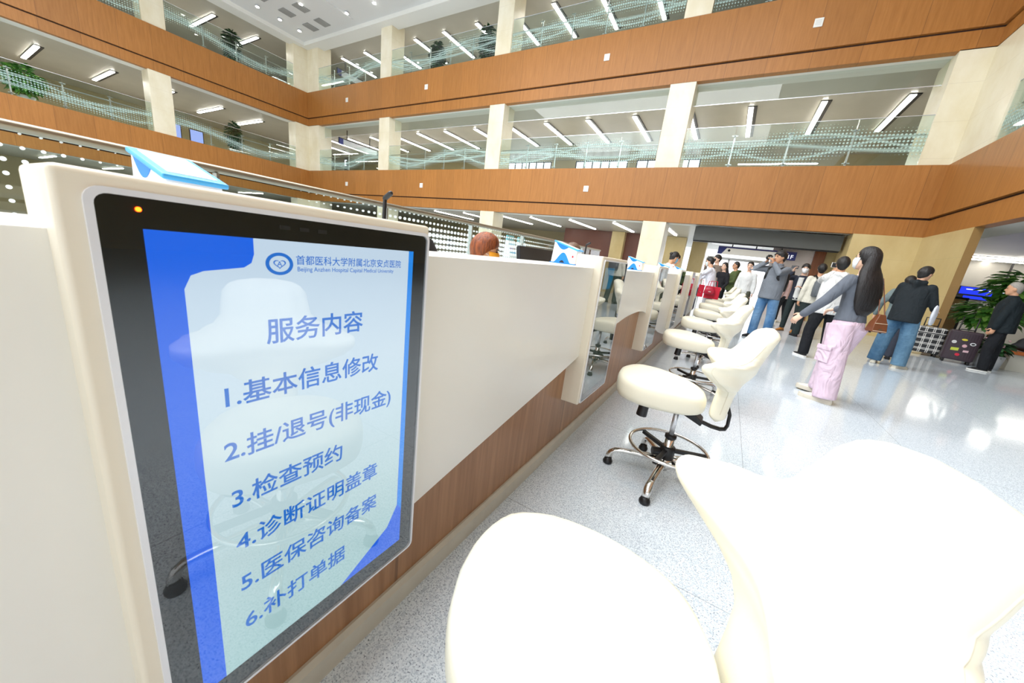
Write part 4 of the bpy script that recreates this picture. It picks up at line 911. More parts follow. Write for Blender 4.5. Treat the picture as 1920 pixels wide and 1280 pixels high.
def person(label, x, y, face, H, top=None, legs=None, shoes=None, skin='warm', hair='short', hairmat=None, female=False, lean=0, bend=None,
           arms=None, leg=None, head=(0, 0), mask=None, wide=1.0, topmat=None, hem=-0.10, fullw=1.0, voxel=0.013, hood=False, collar=None, glasses=False, sink=None, seat=False, sleeve=True, open_front=None, boxy=False):
    """face: direction looked at, degrees from +x; local frame: y forward, x to the person's right.
    arms/leg: {'R': ((upper dir), (lower dir)), 'L': ...}; head: (turn to own left, nod down)"""
    s = H / 1.75
    root_loc = Vector((x, y, 0.0))
    V_ = Vector
    arms = arms or {}; leg = leg or {}
    shw = (0.165 if female else 0.185)
    UA, FA, TH, SH = 0.285, 0.25, 0.42, 0.415
    def nd(d): return V_(d).normalized()
    legd = {k: leg.get(k, ((0.02 if k == 'R' else -0.02, 0.01, -1), (0, -0.02, -1), 0)) for k in 'RL'}
    hips = {'R': V_((0.088, 0, -0.03)), 'L': V_((-0.088, 0, -0.03))}
    kn = {k: hips[k] + nd(legd[k][0]) * TH for k in 'RL'}; an = {k: kn[k] + nd(legd[k][1]) * SH for k in 'RL'}
    low = min(an[k].z for k in 'RL'); pel = -low + 0.085
    if sink is not None: pel = sink
    off = V_((0, 0, pel))
    P0 = off.copy(); tl = math.radians(lean); side = math.radians(bend or 0)
    spine = V_((math.sin(side), math.sin(tl), math.cos(tl) * math.cos(side))).normalized()
    rt = V_((1, 0, 0)); rt = (rt - spine * rt.dot(spine)).normalized(); fw = spine.cross(rt).normalized()
    neck = P0 + spine * 0.53
    sho = {'R': neck - spine * 0.075 + rt * shw, 'L': neck - spine * 0.075 - rt * shw}
    armd = {k: arms.get(k, ((0.16 if k == 'R' else -0.16, -0.03, -1), (0.04 if k == 'R' else -0.04, 0.16, -1))) for k in 'RL'}
    for k in 'RL':
        if armd[k][0] == 'ik':      # ('ik', wrist offset from the head centre in head axes, elbow pole, hand direction)
            hc_ = neck + (spine * 0.6 + V_((0, 0, 0.4))).normalized() * 0.075 + Matrix.Rotation(math.radians(head[0]), 3, 'Z') @ V_((0, 0.025, 0.095))
            tg = hc_ + Matrix.Rotation(math.radians(head[0]), 3, 'Z') @ V_(armd[k][1]); d_ = tg - sho[k]; L_ = min(d_.length, UA + FA - 0.01); d_.normalize()
            x_ = (UA * UA - FA * FA + L_ * L_) / (2 * L_); h_ = math.sqrt(max(0, UA * UA - x_ * x_)); pv = V_(armd[k][2]); pv = (pv - d_ * pv.dot(d_)).normalized()
            e_ = sho[k] + d_ * x_ + pv * h_; armd[k] = (e_ - sho[k], sho[k] + d_ * L_ - e_, armd[k][3])
    elb = {k: sho[k] + nd(armd[k][0]) * UA for k in 'RL'}; wri = {k: elb[k] + nd(armd[k][1]) * FA for k in 'RL'}
    hy, hp = math.radians(head[0]), math.radians(head[1])
    R_h = Matrix.Rotation(hy, 3, 'Z') @ Matrix.Rotation(-hp, 3, 'X')
    hc = neck + (spine * 0.6 + V_((0, 0, 0.4))).normalized() * 0.075 + R_h @ V_((0, 0.025, 0.095))
    S = lambda p: V_(p) * s
    def HP(q): return S(hc + R_h @ V_(q))
    root = mesh = None
    # ---- body
    b = MB()
    def ring(c, ux, uy, rx, ry, n=18): return [S(c + ux * (rx * math.cos(2 * PI * i / n)) + uy * (ry * math.sin(2 * PI * i / n))) for i in range(n)]
    tor = [(-0.10, 0.10, 0.085), (-0.04, 0.155, 0.105), (0.06, 0.145, 0.098), (0.16, 0.128, 0.090), (0.28, 0.142, 0.102), (0.40, 0.160, 0.105), (0.46, 0.150, 0.090), (0.505, 0.085, 0.065), (0.54, 0.055, 0.055)]
    if female: tor = [(a, rx * (1.02 if a < 0.05 else 0.88), ry * 0.95) for a, rx, ry in tor]
    b.loft([ring(P0 + spine * a, rt, fw, rx * fullw, ry * fullw) for a, rx, ry in tor])
    b.tube([S(neck - spine * 0.03), S(hc + R_h @ V_((0, -0.02, -0.06)))], [0.056 * s, 0.052 * s], 14)
    hr = [(-0.122, 0.020, 0.020, 0.048), (-0.112, 0.038, 0.040, 0.044), (-0.085, 0.055, 0.064, 0.024), (-0.05, 0.066, 0.082, 0.008), (-0.01, 0.072, 0.091, 0.0), (0.03, 0.075, 0.096, -0.004), (0.065, 0.070, 0.089, -0.008), (0.09, 0.058, 0.072, -0.010), (0.108, 0.040, 0.050, -0.012), (0.118, 0.018, 0.022, -0.012)]
    b.loft([[HP((rx * math.cos(2 * PI * i / 20), cy + ry * math.sin(2 * PI * i / 20), z)) for i in range(20)] for z, rx, ry, cy in hr])
    b.tube([HP((0, 0.084, 0.005)), HP((0, 0.096, -0.02)), HP((0, 0.104, -0.034))], [0.008 * s, 0.011 * s, 0.013 * s], 8)
    b.ell(HP((0, 0.083, -0.066)), 0.020 * s, 0.012 * s, 0.012 * s, 10, 6, R_h)
    for sg in (-1, 1): b.ell(HP((sg * 0.075, -0.008, -0.012)), 0.012 * s, 0.022 * s, 0.032 * s, 10, 8, R_h)
    for k in 'RL':
        b.tube([S(sho[k]), S(elb[k]), S(wri[k])], [0.047 * s, 0.037 * s, 0.026 * s], 12)
        b.tube([S(P0 + hips[k]), S(P0 + hips[k] + (kn[k] - hips[k])), S(off + an[k])], [0.078 * s, 0.052 * s, 0.036 * s], 12)
    body = remesh(b, voxel * 0.8, 3)
    # ---- hands: palm, four fingers, thumb
    hm = MB()
    for k in 'RL':
        sg = 1 if k == 'R' else -1
        d = nd(armd[k][2]) if len(armd[k]) > 2 else nd(armd[k][1])
        inward = V_((-sg, 0.2, 0)) if abs(d.z) > 0.6 else V_((0, 0, -1))
        nrm = inward - d * inward.dot(d); nrm = nrm.normalized() if nrm.length > 0.05 else V_((0, 1, 0))
        ac = d.cross(nrm).normalized() * (1 if True else 1)
        if ac.dot(V_((0, 1, 0.3))) < 0: ac = -ac          # thumb side points forward / up
        w0 = wri[k] - d * 0.012
        hm.tube([S(w0), S(w0 + d * 0.045), S(w0 + d * 0.088)], [0.024 * s, 0.034 * s, 0.036 * s], 12, flat=0.5, up=ac)
        for j, (o_, l1, l2, l3) in enumerate(((0.027, .036, .024, .018), (0.009, .040, .027, .020), (-0.009, .037, .025, .019), (-0.026, .029, .019, .016))):
            c0 = w0 + d * 0.088 + ac * o_; cu = 0.35 + 0.08 * j
            p1 = c0 + (d + nrm * cu).normalized() * l1; p2 = p1 + (d + nrm * (cu * 2.6)).normalized() * l2; p3 = p2 + (d * 0.7 + nrm * (cu * 3.4)).normalized() * l3
            hm.tube([S(c0), S(p1), S(p2), S(p3)], [0.0095 * s, 0.0088 * s, 0.008 * s, 0.0068 * s], 8)
        t0_ = w0 + d * 0.028 + ac * 0.026; t1 = t0_ + (d * 0.6 + ac * 0.8 + nrm * 0.3).normalized() * 0.04; t2 = t1 + (d * 0.85 + ac * 0.35 + nrm * 0.4).normalized() * 0.032
        hm.tube([S(t0_), S(t1), S(t2)], [0.0125 * s, 0.0105 * s, 0.008 * s], 8)
    me = join_meshes('person', [body, remesh(hm, 0.0042, 2)], MSKIN[skin])
    root = bpy.data.objects.new('person', me); col.objects.link(root)
    root.location = root_loc; root.rotation_euler = (0, 0, math.radians(face - 90)); tag(root, label, 'person')
    # ---- top garment
    if top is not None:
        t = MB(); F = fullw * wide
        st = [(hem - 0.012, 0.150, 0.112), (hem, 0.172, 0.128), (0.0, 0.172, 0.126), (0.12, 0.158, 0.118), (0.28, 0.165, 0.124), (0.40, 0.178, 0.124), (0.455, 0.160, 0.105), (0.495, 0.100, 0.082), (0.525, 0.068, 0.068)]
        if female: st = [(a, rx * (0.98 if a < 0.05 else 0.86), ry * 0.95) for a, rx, ry in st]
        if boxy: st = [(a_, max(rx, 0.183) if a_ < 0.4 else rx, max(ry, 0.135) if a_ < 0.4 else ry) for a_, rx, ry in st]
        st = [q for q in st if q[0] >= hem - 0.02]
        t.loft([ring(P0 + spine * a, rt, fw, rx * F, ry * F) for a, rx, ry in st])
        for k in 'RL':
            sl = elb[k] + nd(armd[k][1]) * (FA - 0.012)
            if not sleeve: sl = elb[k] + nd(armd[k][1]) * 0.05
            t.tube([S(sho[k] - (V_((0.02, 0, 0)) if k == 'R' else V_((-0.02, 0, 0)))), S(elb[k]), S(sl)], [0.066 * s * wide, 0.054 * s * wide, 0.043 * s * wide], 14, round_ends=True)
        if hood:
            t.tube([S(neck + fw * -0.055 + spine * 0.005 - rt * 0.075), S(neck + fw * -0.115 - spine * 0.03), S(neck + fw * -0.055 + spine * 0.005 + rt * 0.075)], [0.042 * s, 0.062 * s, 0.042 * s], 12)
            t.tube([S(neck - fw * 0.11 - spine * 0.02), S(neck - fw * 0.115 - spine * 0.12)], [0.07 * s, 0.03 * s], 12, flat=0.7)
        if collar: t.loft([ring(neck + spine * a, rt, fw, r_, r_) for a, r_ in ((-0.03, 0.085), (0.02, 0.075), (0.045, 0.07))])
        mesh_obj(top, remesh(t, voxel, 5), topmat, root)
        if open_front:    # a shirt panel showing between the open fronts
            m = MB(); pts = [(0.055, 0.44), (0.05, 0.2), (0.06, hem - 0.02), (-0.06, hem - 0.02), (-0.05, 0.2), (-0.055, 0.44)]
            rings = []
            for a in (hem - 0.03, 0.0, 0.15, 0.3, 0.42, 0.47):
                rx = 0.055; ry = interp([(q[0], q[2]) for q in st], a) * F + 0.0065
                rings.append([S(P0 + spine * a + rt * u + fw * (ry * math.sqrt(max(0, 1 - (u / 0.17) ** 2)) + dd)) for u, dd in ((-rx, 0), (0, 0.004), (rx, 0), (rx, -0.03), (-rx, -0.03))])
            m.loft(rings); o = m.build('shirt_front', open_front, root)
    # ---- trousers
    if legs is not None:
        lt = MB(); rk = {'slim': (0.098, 0.072, 0.058), 'straight': (0.104, 0.084, 0.078), 'wide': (0.112, 0.104, 0.098), 'baggy': (0.130, 0.122, 0.112)}[legs[1]]
        lt.loft([ring(P0 + spine * a if a > 0 else P0 + V_((0, 0, a)), rt, fw, rx * fullw * (0.97 if female else 0.96), ry * fullw) for a, rx, ry in ((-0.12, 0.12, 0.095), (-0.06, 0.168, 0.122), (0.0, 0.166, 0.120), (0.07 if hem > -0.05 else 0.03, 0.142, 0.102), (0.085 if hem > -0.05 else 0.04, 0.12, 0.09))])
        for k in 'RL':
            a_ = off + an[k] + (nd(legd[k][1]) * 0.03 if legs[1] != 'slim' else V_((0, 0, 0)))
            mid = (off + kn[k] + a_) / 2
            lt.tube([S(P0 + hips[k]), S(off + kn[k]), S(mid), S(a_)], [rk[0] * s, rk[1] * s, (rk[1] + rk[2]) / 2 * s, rk[2] * s], 16, round_ends=False)
        mesh_obj('trousers', remesh(lt, voxel, 4), legs[0], root)
    # ---- shoes
    if shoes is not None:
        for k in 'RL':
            toe = math.radians(legd[k][2] if len(legd[k]) > 2 else 0); lift = legd[k][3] if len(legd[k]) > 3 else 0
            d = V_((math.sin(toe), math.cos(toe), 0)); sd = V_((d.y, -d.x, 0)); upv = V_((0, 0, 1))
            Rl = Matrix.Rotation(-math.radians(lift), 3, sd); d2 = Rl @ d; up2 = Rl @ upv
            a_ = off + an[k]; g = a_ - up2 * 0.085; fs = shoes[2] if len(shoes) > 2 else 1.0; th_ = 0.028 if fs == 1 else 0.046
            so, up_ = MB(), MB(); SR, UR = [], []
            for q, wv, h in ((-0.075, 0.020, 0.06), (-0.065, 0.032, 0.085), (-0.03, 0.036, 0.10), (0.03, 0.038, 0.092), (0.09, 0.044, 0.064), (0.14, 0.044, 0.052), (0.175, 0.034, 0.044), (0.19, 0.015, 0.034)):
                q *= fs; wv *= fs; h *= (fs + 1) / 2 + (0.1 if fs > 1 else 0)
                SR.append([S(g + d2 * q + sd * (wv * 1.06 * cx) + up2 * cz) for cx, cz in ((-1, 0), (1, 0), (1.03, th_ / 2), (1, th_), (-1, th_), (-1.03, th_ / 2))])
                UR.append([S(g + d2 * (q * 0.97) + sd * (wv * math.cos(PI * i / 8) * (1 if i not in (0, 8) else 1)) + up2 * (0.022 + (h - 0.022) * math.sin(PI * i / 8) ** 0.8)) for i in range(9)])
            sh = up_.loft(UR).build('shoe', shoes[0], root); so.loft(SR, smooth=False).build('sole', shoes[1], sh)
    # ---- hair
    if hair:
        hb = MB(); mat_ = hairmat or MHAIR
        zf, zs, zb, thick = {'short': (0.058, -0.02, -0.098, 0.017), 'fringe': (0.034, -0.03, -0.10, 0.021), 'buzz': (0.066, -0.012, -0.09, 0.009), 'bob': (0.035, -0.105, -0.125, 0.022), 'long': (0.06, -0.10, -0.12, 0.016), 'bun': (0.060, -0.03, -0.09, 0.014)}[hair]
        NAz, NZ = 32, 18; rings = []
        for iz in range(1, NZ):
            el = PI * iz / NZ - PI / 2; z = 0.128 * math.sin(el); rg = []
            for ia in range(NAz):
                az = 2 * PI * ia / NAz
                c_f = math.sin(az)          # +1 front
                lim = zs + (zf - zs) * max(0, c_f) ** (0.32 if hair == 'bob' else 0.8) if c_f > 0 else zs + (zb - zs) * (-c_f) ** 0.7
                tk = thick * max(0.35, min(1.0, (z - lim) / 0.06)); rx, ry, cy = 0.077 + tk, 0.097 + tk, -0.006
                if z < 0: k0 = 1 - 0.25 * (z / 0.128) ** 2
                else: k0 = 1
                inside = max(0.0, min(1.0, (lim - z) / 0.02)); rr = math.cos(el) * k0 * (1 - 0.30 * inside)
                if z < 0 and inside < 1: rr = max(rr, (0.93 - 0.2 * inside) * k0)
                rg.append(HP((rx * rr * math.cos(az), cy + ry * rr * math.sin(az), z * 1.0 + 0.006)))
            rings.append(rg)
        hb.loft(rings)
        if hair == 'long':
            rr_ = []
            for a, wx, wy, yy in ((0.07, 0.070, 0.055, -0.05), (0.0, 0.094, 0.062, -0.058), (-0.07, 0.104, 0.066, -0.060)):
                rr_.append([HP((wx * math.cos(2 * PI * i / 22), yy + wy * math.sin(2 * PI * i / 22) + 0.02 * max(0, abs(math.cos(2 * PI * i / 22)) - 0.5), a)) for i in range(22)])
            for a, wx, wy, yy in ((0.02, 0.118, 0.068, -0.060), (-0.08, 0.142, 0.066, -0.090), (-0.20, 0.155, 0.058, -0.108), (-0.30, 0.146, 0.048, -0.112), (-0.38, 0.118, 0.034, -0.112), (-0.44, 0.06, 0.014, -0.108)):
                c_ = neck + spine * a + fw * yy
                rr_.append([S(c_ + rt * (wx * math.cos(2 * PI * i / 22)) + fw * (wy * math.sin(2 * PI * i / 22))) for i in range(22)])
            hb.loft(rr_)
        if hair == 'bun': hb.ell(HP((0, -0.115, 0.03)), 0.04 * s, 0.035 * s, 0.04 * s, 12, 8)
        ho = hb.build('hair', mat_, root)
    # ---- face details
    for sg in (-1, 1):
        MB().ell(HP((sg * 0.031, 0.0865, 0.004)), 0.0125 * s, 0.006 * s, 0.0055 * s, 10, 6, R_h).build('eye', MEYE, root)
        MB().tube([HP((sg * 0.016, 0.094, 0.021)), HP((sg * 0.033, 0.091, 0.025)), HP((sg * 0.048, 0.082, 0.020))], 0.0032 * s, 6).build('eyebrow', MHAIR if hairmat is not MGREYH else MGREYH, root)
    if mask is None:
        MB().ell(HP((0, 0.0905, -0.066)), 0.021 * s, 0.007 * s, 0.006 * s, 10, 6, R_h).build('mouth', MLIP, root)
    else:
        mk = MB(); rg = []
        for z, k_ in ((0.0, 0.98), (-0.03, 1.12), (-0.06, 1.10), (-0.10, 1.02), (-0.122, 0.8)):
            rx = interp([(q[0], q[1]) for q in hr], z) * 1.06; ry = interp([(q[0], q[2]) for q in hr], z); cy = interp([(q[0], q[3]) for q in hr], z)
            rg.append([HP((rx * math.cos(a_) , cy + (ry * k_ + 0.012) * math.sin(a_), z)) for a_ in [math.radians(20 + 140 * i / 14) for i in range(15)]])
        mk.loft(rg, cap=False, closed=False); mo = mk.build('face_mask', mask, root)
        so = mo.modifiers.new('thickness', 'SOLIDIFY'); so.thickness = 0.004
        for sg in (-1, 1): MB().tube([HP((sg * 0.066, 0.04, -0.03)), HP((sg * 0.080, -0.01, -0.01))], 0.0022 * s, 6).build('mask_strap', MWHITE, root)
    if glasses:
        g = MB()
        for sg in (-1, 1):
            pts = [HP((sg * 0.033 + 0.021 * math.cos(2 * PI * i / 16), 0.100, 0.002 + 0.016 * math.sin(2 * PI * i / 16))) for i in range(17)]
            g.tube(pts, 0.002 * s, 6, False); g.tube([HP((sg * 0.054, 0.098, 0.006)), HP((sg * 0.078, 0.0, 0.005))], 0.002 * s, 6)
        g.build('spectacles', MBLACK, root)
    root['_'] = 0; del root['_']
    W = root.matrix_basis = Matrix.Translation(root.location) @ root.rotation_euler.to_matrix().to_4x4()
    return root, {'wri': {k: W @ S(wri[k]) for k in 'RL'}, 'sho': {k: W @ S(sho[k]) for k in 'RL'}, 'neck': W @ S(neck), 'hc': W @ S(hc), 'P0': W @ P0 * 1.0, 'W': W, 's': s,
                  'fw': (W.to_3x3() @ fw), 'rt': (W.to_3x3() @ rt), 'spine': (W.to_3x3() @ spine)}
SH_BLACK = (plain('shoe_black', (26, 26, 28), 0.5), plain('sole_black', (20, 20, 22), 0.6)); SH_BW = (SH_BLACK[0], plain('sole_white', (236, 234, 228), 0.6))
SH_WHITE = (plain('shoe_white', (226, 220, 204), 0.6), plain('sole_cream', (216, 208, 190), 0.6)); SH_PLAT = (SH_WHITE[0], SH_WHITE[1], 1.22); SH_TAN = (plain('shoe_tan', (188, 122, 52), 0.6), plain('sole_brown', (120, 80, 44), 0.6))
BLKTR = cloth('black_trousers', (30, 32, 36)); DKGREEN = cloth('dark_green_trousers', (44, 54, 54))
WM = plain('mask_white', (240, 242, 244), 0.7)
# woman in pink cargo trousers
p, a = person('woman with long black hair, grey top and wide pink cargo trousers, walking past the chairs', 1.19, 5.10, 126, 1.665, 'top', (cloth('pink_cotton', (228, 204, 220), bump=1.0, bs=7), 'baggy'), SH_PLAT,
    'light', 'long', strands('hair_long_black', (10, 9, 10), (36, 32, 33)), True, lean=2, head=(24, -2), mask=WM, topmat=cloth('grey_knit', (104, 110, 120)), hem=0.02, voxel=0.010, wide=1.0,
    arms={'L': ((-0.55, 0.22, -1), (-0.45, 0.45, -0.8)), 'R': ((0.15, 0.3, -1), (-0.2, 0.9, -0.3))}, leg={'L': ((-0.02, -0.12, -1), (0.0, -0.12, -1), -30), 'R': ((0.04, 0.36, -1), (0.02, 0.06, -1), -24)})
s_ = a['s']
def child_local(o, root): o.parent = root; return o
for sg, nm in ((-1, 'L'),):   # cargo pocket with flap on the outer thigh
    MB().obox((-0.215 * s_, -0.03, 0.56 * s_), (0.012, 0, 0.002), (0, 0.075, 0), (0, 0, 0.085)).build('cargo_pocket', bpy.data.materials['pink_cotton'], p, 0.008, 3)
    MB().obox((-0.227 * s_, -0.03, 0.635 * s_), (0.008, 0, 0.001), (0, 0.08, 0), (0, 0, 0.025)).build('pocket_flap', bpy.data.materials['pink_cotton'], p, 0.006, 3)
def handbag(at, rz, shoulder):
    root = empty('shoulder_bag', at, 'brown leather shoulder bag hanging behind the woman in pink trousers', 'bag', rz=rz)
    ML = plain('brown_leather', (116, 66, 38), 0.4, var=0.1); MST = plain('cream_stitch', (226, 206, 176), 0.6)
    m = MB(); rings = []
    for z, w_, d_ in ((0, 0.066, 0.042), (0.01, 0.071, 0.046), (0.09, 0.062, 0.036), (0.15, 0.038, 0.025), (0.18, 0.03, 0.02)):
        rings.append([(w_ * c, d_ * q, z) for c, q in ((-1, -1), (1, -1), (1, 1), (-1, 1))])
    m.loft(rings, smooth=False).build('body', ML, root, 0.007)
    for yy in (-1, 1):
        MB().tube([(-0.062, yy * 0.045, 0.014), (0.062, yy * 0.045, 0.014)], 0.0025, 6).tube([(-0.058, yy * 0.037, 0.09), (0.058, yy * 0.037, 0.09)], 0.0025, 6).build('stitching', MST, root)
        MB().box(-0.016, 0.016, yy * 0.046 - 0.001, yy * 0.046 + 0.001, 0.026, 0.036).build('metal_badge', MCHROME, root)
    for xx in (-0.05, 0.05): MB().cyl((xx, 0, -0.012), (xx, 0, 0.002), 0.01).build('foot_stud', MBLACK, root)
    L = Matrix.Rotation(-rz, 3, 'Z') @ (shoulder - Vector(at))
    for sg in (-1, 1): MB().tube([(sg * 0.03, 0, 0.175), Vector((sg * 0.022, 0, 0.0)) + L * 0.6 + Vector((0, -0.03, 0)), L + Vector((sg * 0.012, 0, 0.0))], 0.005, 8).build('strap', ML, root)
hb_at = a['W'] @ Vector((0.07, -0.22, 0.85))
handbag(hb_at, math.radians(25), a['sho']['R'] + Vector((0, 0, 0.05)) - a['fw'] * 0.05)
# man in black hooded jacket and loose jeans
p, a = person('man in black hooded jacket and loose blue jeans, before the tan column', 2.77, 8.92, 60, 1.79, 'jacket', (jeans('loose_jeans', (58, 92, 122), (112, 148, 172)), 'wide'), SH_WHITE,
    'warm', 'short', None, lean=6, head=(-22, 16), topmat=cloth('black_jacket', (36, 42, 46)), hem=-0.14, hood=True, wide=1.12, boxy=True, voxel=0.012,
    arms={'R': ((0.25, 0.2, -1), (-0.1, 0.9, -0.25)), 'L': ((-0.22, 0.25, -1), (0.3, 0.9, -0.3))}, leg={'L': ((-0.16, 0.06, -1), (-0.05, -0.04, -1), -12), 'R': ((0.10, 0.0, -1), (0.03, 0.0, -1), 24)})
r = empty('draped_coat', a['W'] @ Vector((0.30, 0.12, 0.85)), 'white coat hanging from the arm of the man in the black hooded jacket', 'coat', rz=math.radians(-30))
m = MB()
m.loft([[(0.03 * math.cos(2 * PI * i / 12) * k, 0.11 * math.sin(2 * PI * i / 12) * k, z) for i in range(12)] for z, k in ((-0.02, 0.5), (0.02, 0.9), (0.16, 1.1), (0.28, 0.8), (0.34, 0.35))])
m.build('folded_cloth', cloth('white_cloth', (226, 230, 240)), r)
# elderly man
p, a = person('elderly man with grey hair in a black jacket and black trousers, beside the potted tree', 4.70, 10.78, 168, 1.755, 'jacket', (BLKTR, 'straight'), SH_BW,
    'tan', 'buzz', MGREYH, lean=3, topmat=cloth('black_jacket_worn', (30, 38, 42)), hem=-0.13, wide=1.18, fullw=1.08, collar=True, boxy=True, head=(-8, 2),
    arms={'L': ((-0.1, 0.24, -1), (0, 0.14, -1)), 'R': ((0.14, -0.05, -1), (0, 0.2, -1))}, leg={'L': ((-0.05, 0.16, -1), (0, -0.1, -1), -5), 'R': ((0.06, -0.14, -1), (0, -0.02, -1), 4)})
# photographer
p, a = person('tall man in a grey jacket and blue jeans raising a camera to his face', 0.80, 9.35, -124, 1.86, 'jacket', (jeans('blue_jeans', (70, 112, 156), (132, 168, 200)), 'straight'), SH_BLACK,
    'tan', 'fringe', None, topmat=cloth('grey_jacket', (122, 128, 136)), hem=-0.12, wide=1.12, lean=-3, collar=True, boxy=True, head=(-24, 3),
    arms={'R': ('ik', (0.10, 0.17, -0.13), (0.8, 0.1, -0.8), (-0.35, 0.45, 0.85)), 'L': ('ik', (-0.11, 0.17, -0.14), (-0.8, 0.1, -0.8), (0.35, 0.45, 0.85))}, leg={'R': ((0.08, 0.03, -1), (0.02, 0, -1), 14), 'L': ((-0.10, -0.03, -1), (-0.02, 0, -1), -16)})
mid = (a['wri']['R'] + a['wri']['L']) / 2
hdir = Vector((math.cos(math.radians(-148)), math.sin(math.radians(-148)), 0))
r = empty('camera', a['hc'] + hdir * 0.225 + Vector((0, 0, -0.045)), 'silver and black camera held up by the tall man in grey', 'camera', rz=math.radians(-148 - 90))
MB().box(-0.065, 0.065, -0.02, 0.02, -0.03, 0.03).build('body', plain('camera_silver', (170, 172, 172), 0.35, metal=0.6), r, 0.006)
MB().box(-0.066, 0.066, -0.021, 0.021, 0.022, 0.046).box(-0.03, 0.03, -0.02, 0.025, 0.046, 0.064).build('top_plate', MBLACK, r, 0.005)
MB().lathe([(0.034, 0), (0.036, 0.03), (0.03, 0.055), (0.02, 0.056), (0.001, 0.045)], n=20).build('lens', MBLACK, r).rotation_euler = (-PI / 2, 0, 0)
def backpack(a, mat, label, h=0.42, dz=0.42, dy=-0.20, w_=0.15):
    W = a['W']; s = a['s']; root = empty('backpack', (0, 0, 0), label, 'backpack'); P = a['P0']
    base = a['neck'] - a['spine'] * (dz * s + 0.06) - a['fw'] * 0.21
    root.location = base
    X, Y, Z = a['rt'], a['fw'], a['spine']
    m = MB(); rings = []
    for t, k_, d_ in ((0, 0.75, 0.07), (0.04, 0.95, 0.085), (0.5, 1.0, 0.095), (0.8, 0.95, 0.085), (0.95, 0.75, 0.065), (1.0, 0.45, 0.03)):
        rings.append([Z * (t * h) + X * (w_ * k_ * math.copysign(abs(math.cos(2 * PI * i / 24)) ** 0.6, math.cos(2 * PI * i / 24))) + Y * (d_ * math.copysign(abs(math.sin(2 * PI * i / 24)) ** 0.6, math.sin(2 * PI * i / 24))) for i in range(24)])
    m.loft(rings).build('body', mat, root)
    MB().obox(Z * (0.3 * h) - Y * 0.095, X * (w_ * 0.7), Y * 0.02, Z * (0.22 * h)).build('front_pocket', mat, root, 0.015, 3)
    MB().tube([Z * h - X * 0.04, Z * (h + 0.05) - X * 0.03, Z * (h + 0.05) + X * 0.03, Z * h + X * 0.04], 0.007, 8).build('grab_handle', MBLACK, root)
    for sg in (-1, 1): MB().tube([Z * (h * 0.95) + X * (sg * 0.08) + Y * 0.05, Z * (h + 0.075) + X * (sg * 0.10) + Y * 0.16, Z * (h + 0.03) + X * (sg * 0.115) + Y * 0.31, Z * (h * 0.6) + X * (sg * 0.125) + Y * 0.365, Z * (h * 0.15) + X * (sg * 0.155) + Y * 0.2], 0.014, 8, flat=1.6).build('shoulder_strap', MBLACK, root)
backpack(a, plain('black_nylon', (26, 26, 30), 0.6), 'black backpack worn by the tall man with the camera')
# man in pale hoodie filming with a phone
p, a = person('man in a pale hoodie holding up a phone, beside the woman in pink trousers', 1.55, 8.05, 112, 1.76, 'hoodie', (BLKTR, 'straight'), SH_BW,
    'tan', 'short', None, topmat=cloth('pale_hoodie', (224, 224, 222), bump=0.8), hem=-0.13, hood=True, wide=1.14, boxy=True, head=(-30, 0),
    arms={'L': ('ik', (-0.06, 0.30, -0.14), (-0.7, 0.2, -0.8), (0.1, 0.2, 1)), 'R': ((0.2, 0.4, -0.9), (-0.3, 0.7, 0.6))}, leg={'L': ((-0.1, 0.16, -1), (0, -0.06, -1), -8), 'R': ((0.06, -0.06, -1), (0, -0.22, -1), 6, -25)})
def phone(at, face, tilt, label, case=None, w_=0.075, h_=0.15, land=True):
    r = empty('smartphone', at, label, 'phone', rz=math.radians(face - 90)); a_, b_ = (h_ / 2, w_ / 2) if land else (w_ / 2, h_ / 2)
    MB().box(-a_, a_, -0.005, 0.005, -b_, b_).build('case', case or MBLACK, r, 0.004, 3)
    MB().box(-a_ + 0.007, a_ - 0.007, -0.0062, -0.005, -b_ + 0.005, b_ - 0.005).build('display', plain('phone_display', (64, 66, 70), 0.15), r)
    return r
phone(a['wri']['L'] + Vector((0.0, 0.0, 0.13)), 112, 0, 'phone in a white case held up by the man in the pale hoodie', MWHITE, 0.085, 0.165)
# man with grey backpack
p, a = person('man in a cream jacket with a grey backpack, seen from behind in the group', 1.80, 11.1, 105, 1.77, 'jacket', (DKGREEN, 'straight'), SH_BLACK,
    'tan', 'short', None, topmat=cloth('cream_jacket', (226, 222, 206)), hem=-0.10, wide=1.1, boxy=True, head=(-25, 0), leg={'L': ((-0.08, 0.02, -1), (0, -0.02, -1), -5), 'R': ((0.14, 0.10, -1), (0.1, -0.1, -1), 10)})
backpack(a, plain('grey_canvas', (104, 110, 114), 0.7, bump=0.2), 'grey canvas backpack on the man in the cream jacket')
# masked man in navy jacket
p, a = person('man in a white mask, open navy jacket and tan shoes, filming with a phone', 1.60, 11.85, -112, 1.77, 'jacket', (DKGREEN, 'slim'), SH_TAN,
    'light', 'fringe', None, topmat=cloth('navy_jacket', (50, 54, 66)), hem=-0.08, wide=1.06, mask=WM, open_front=cloth('white_tee', (232, 232, 228)), head=(10, 0),
    arms={'R': ('ik', (0.20, 0.28, -0.12), (0.8, 0.1, -0.8), (-0.1, 0.2, 1)), 'L': ((-0.25, 0.1, -1), (0.75, 0.75, 0.2))}, leg={'R': ((0.06, 0, -1), (0.02, 0, -1), 18), 'L': ((-0.08, 0.02, -1), (-0.02, 0, -1), -10)})
phone(a['wri']['R'] + Vector((0.0, -0.02, 0.12)), 68, 0, 'black phone held up by the masked man in the navy jacket')
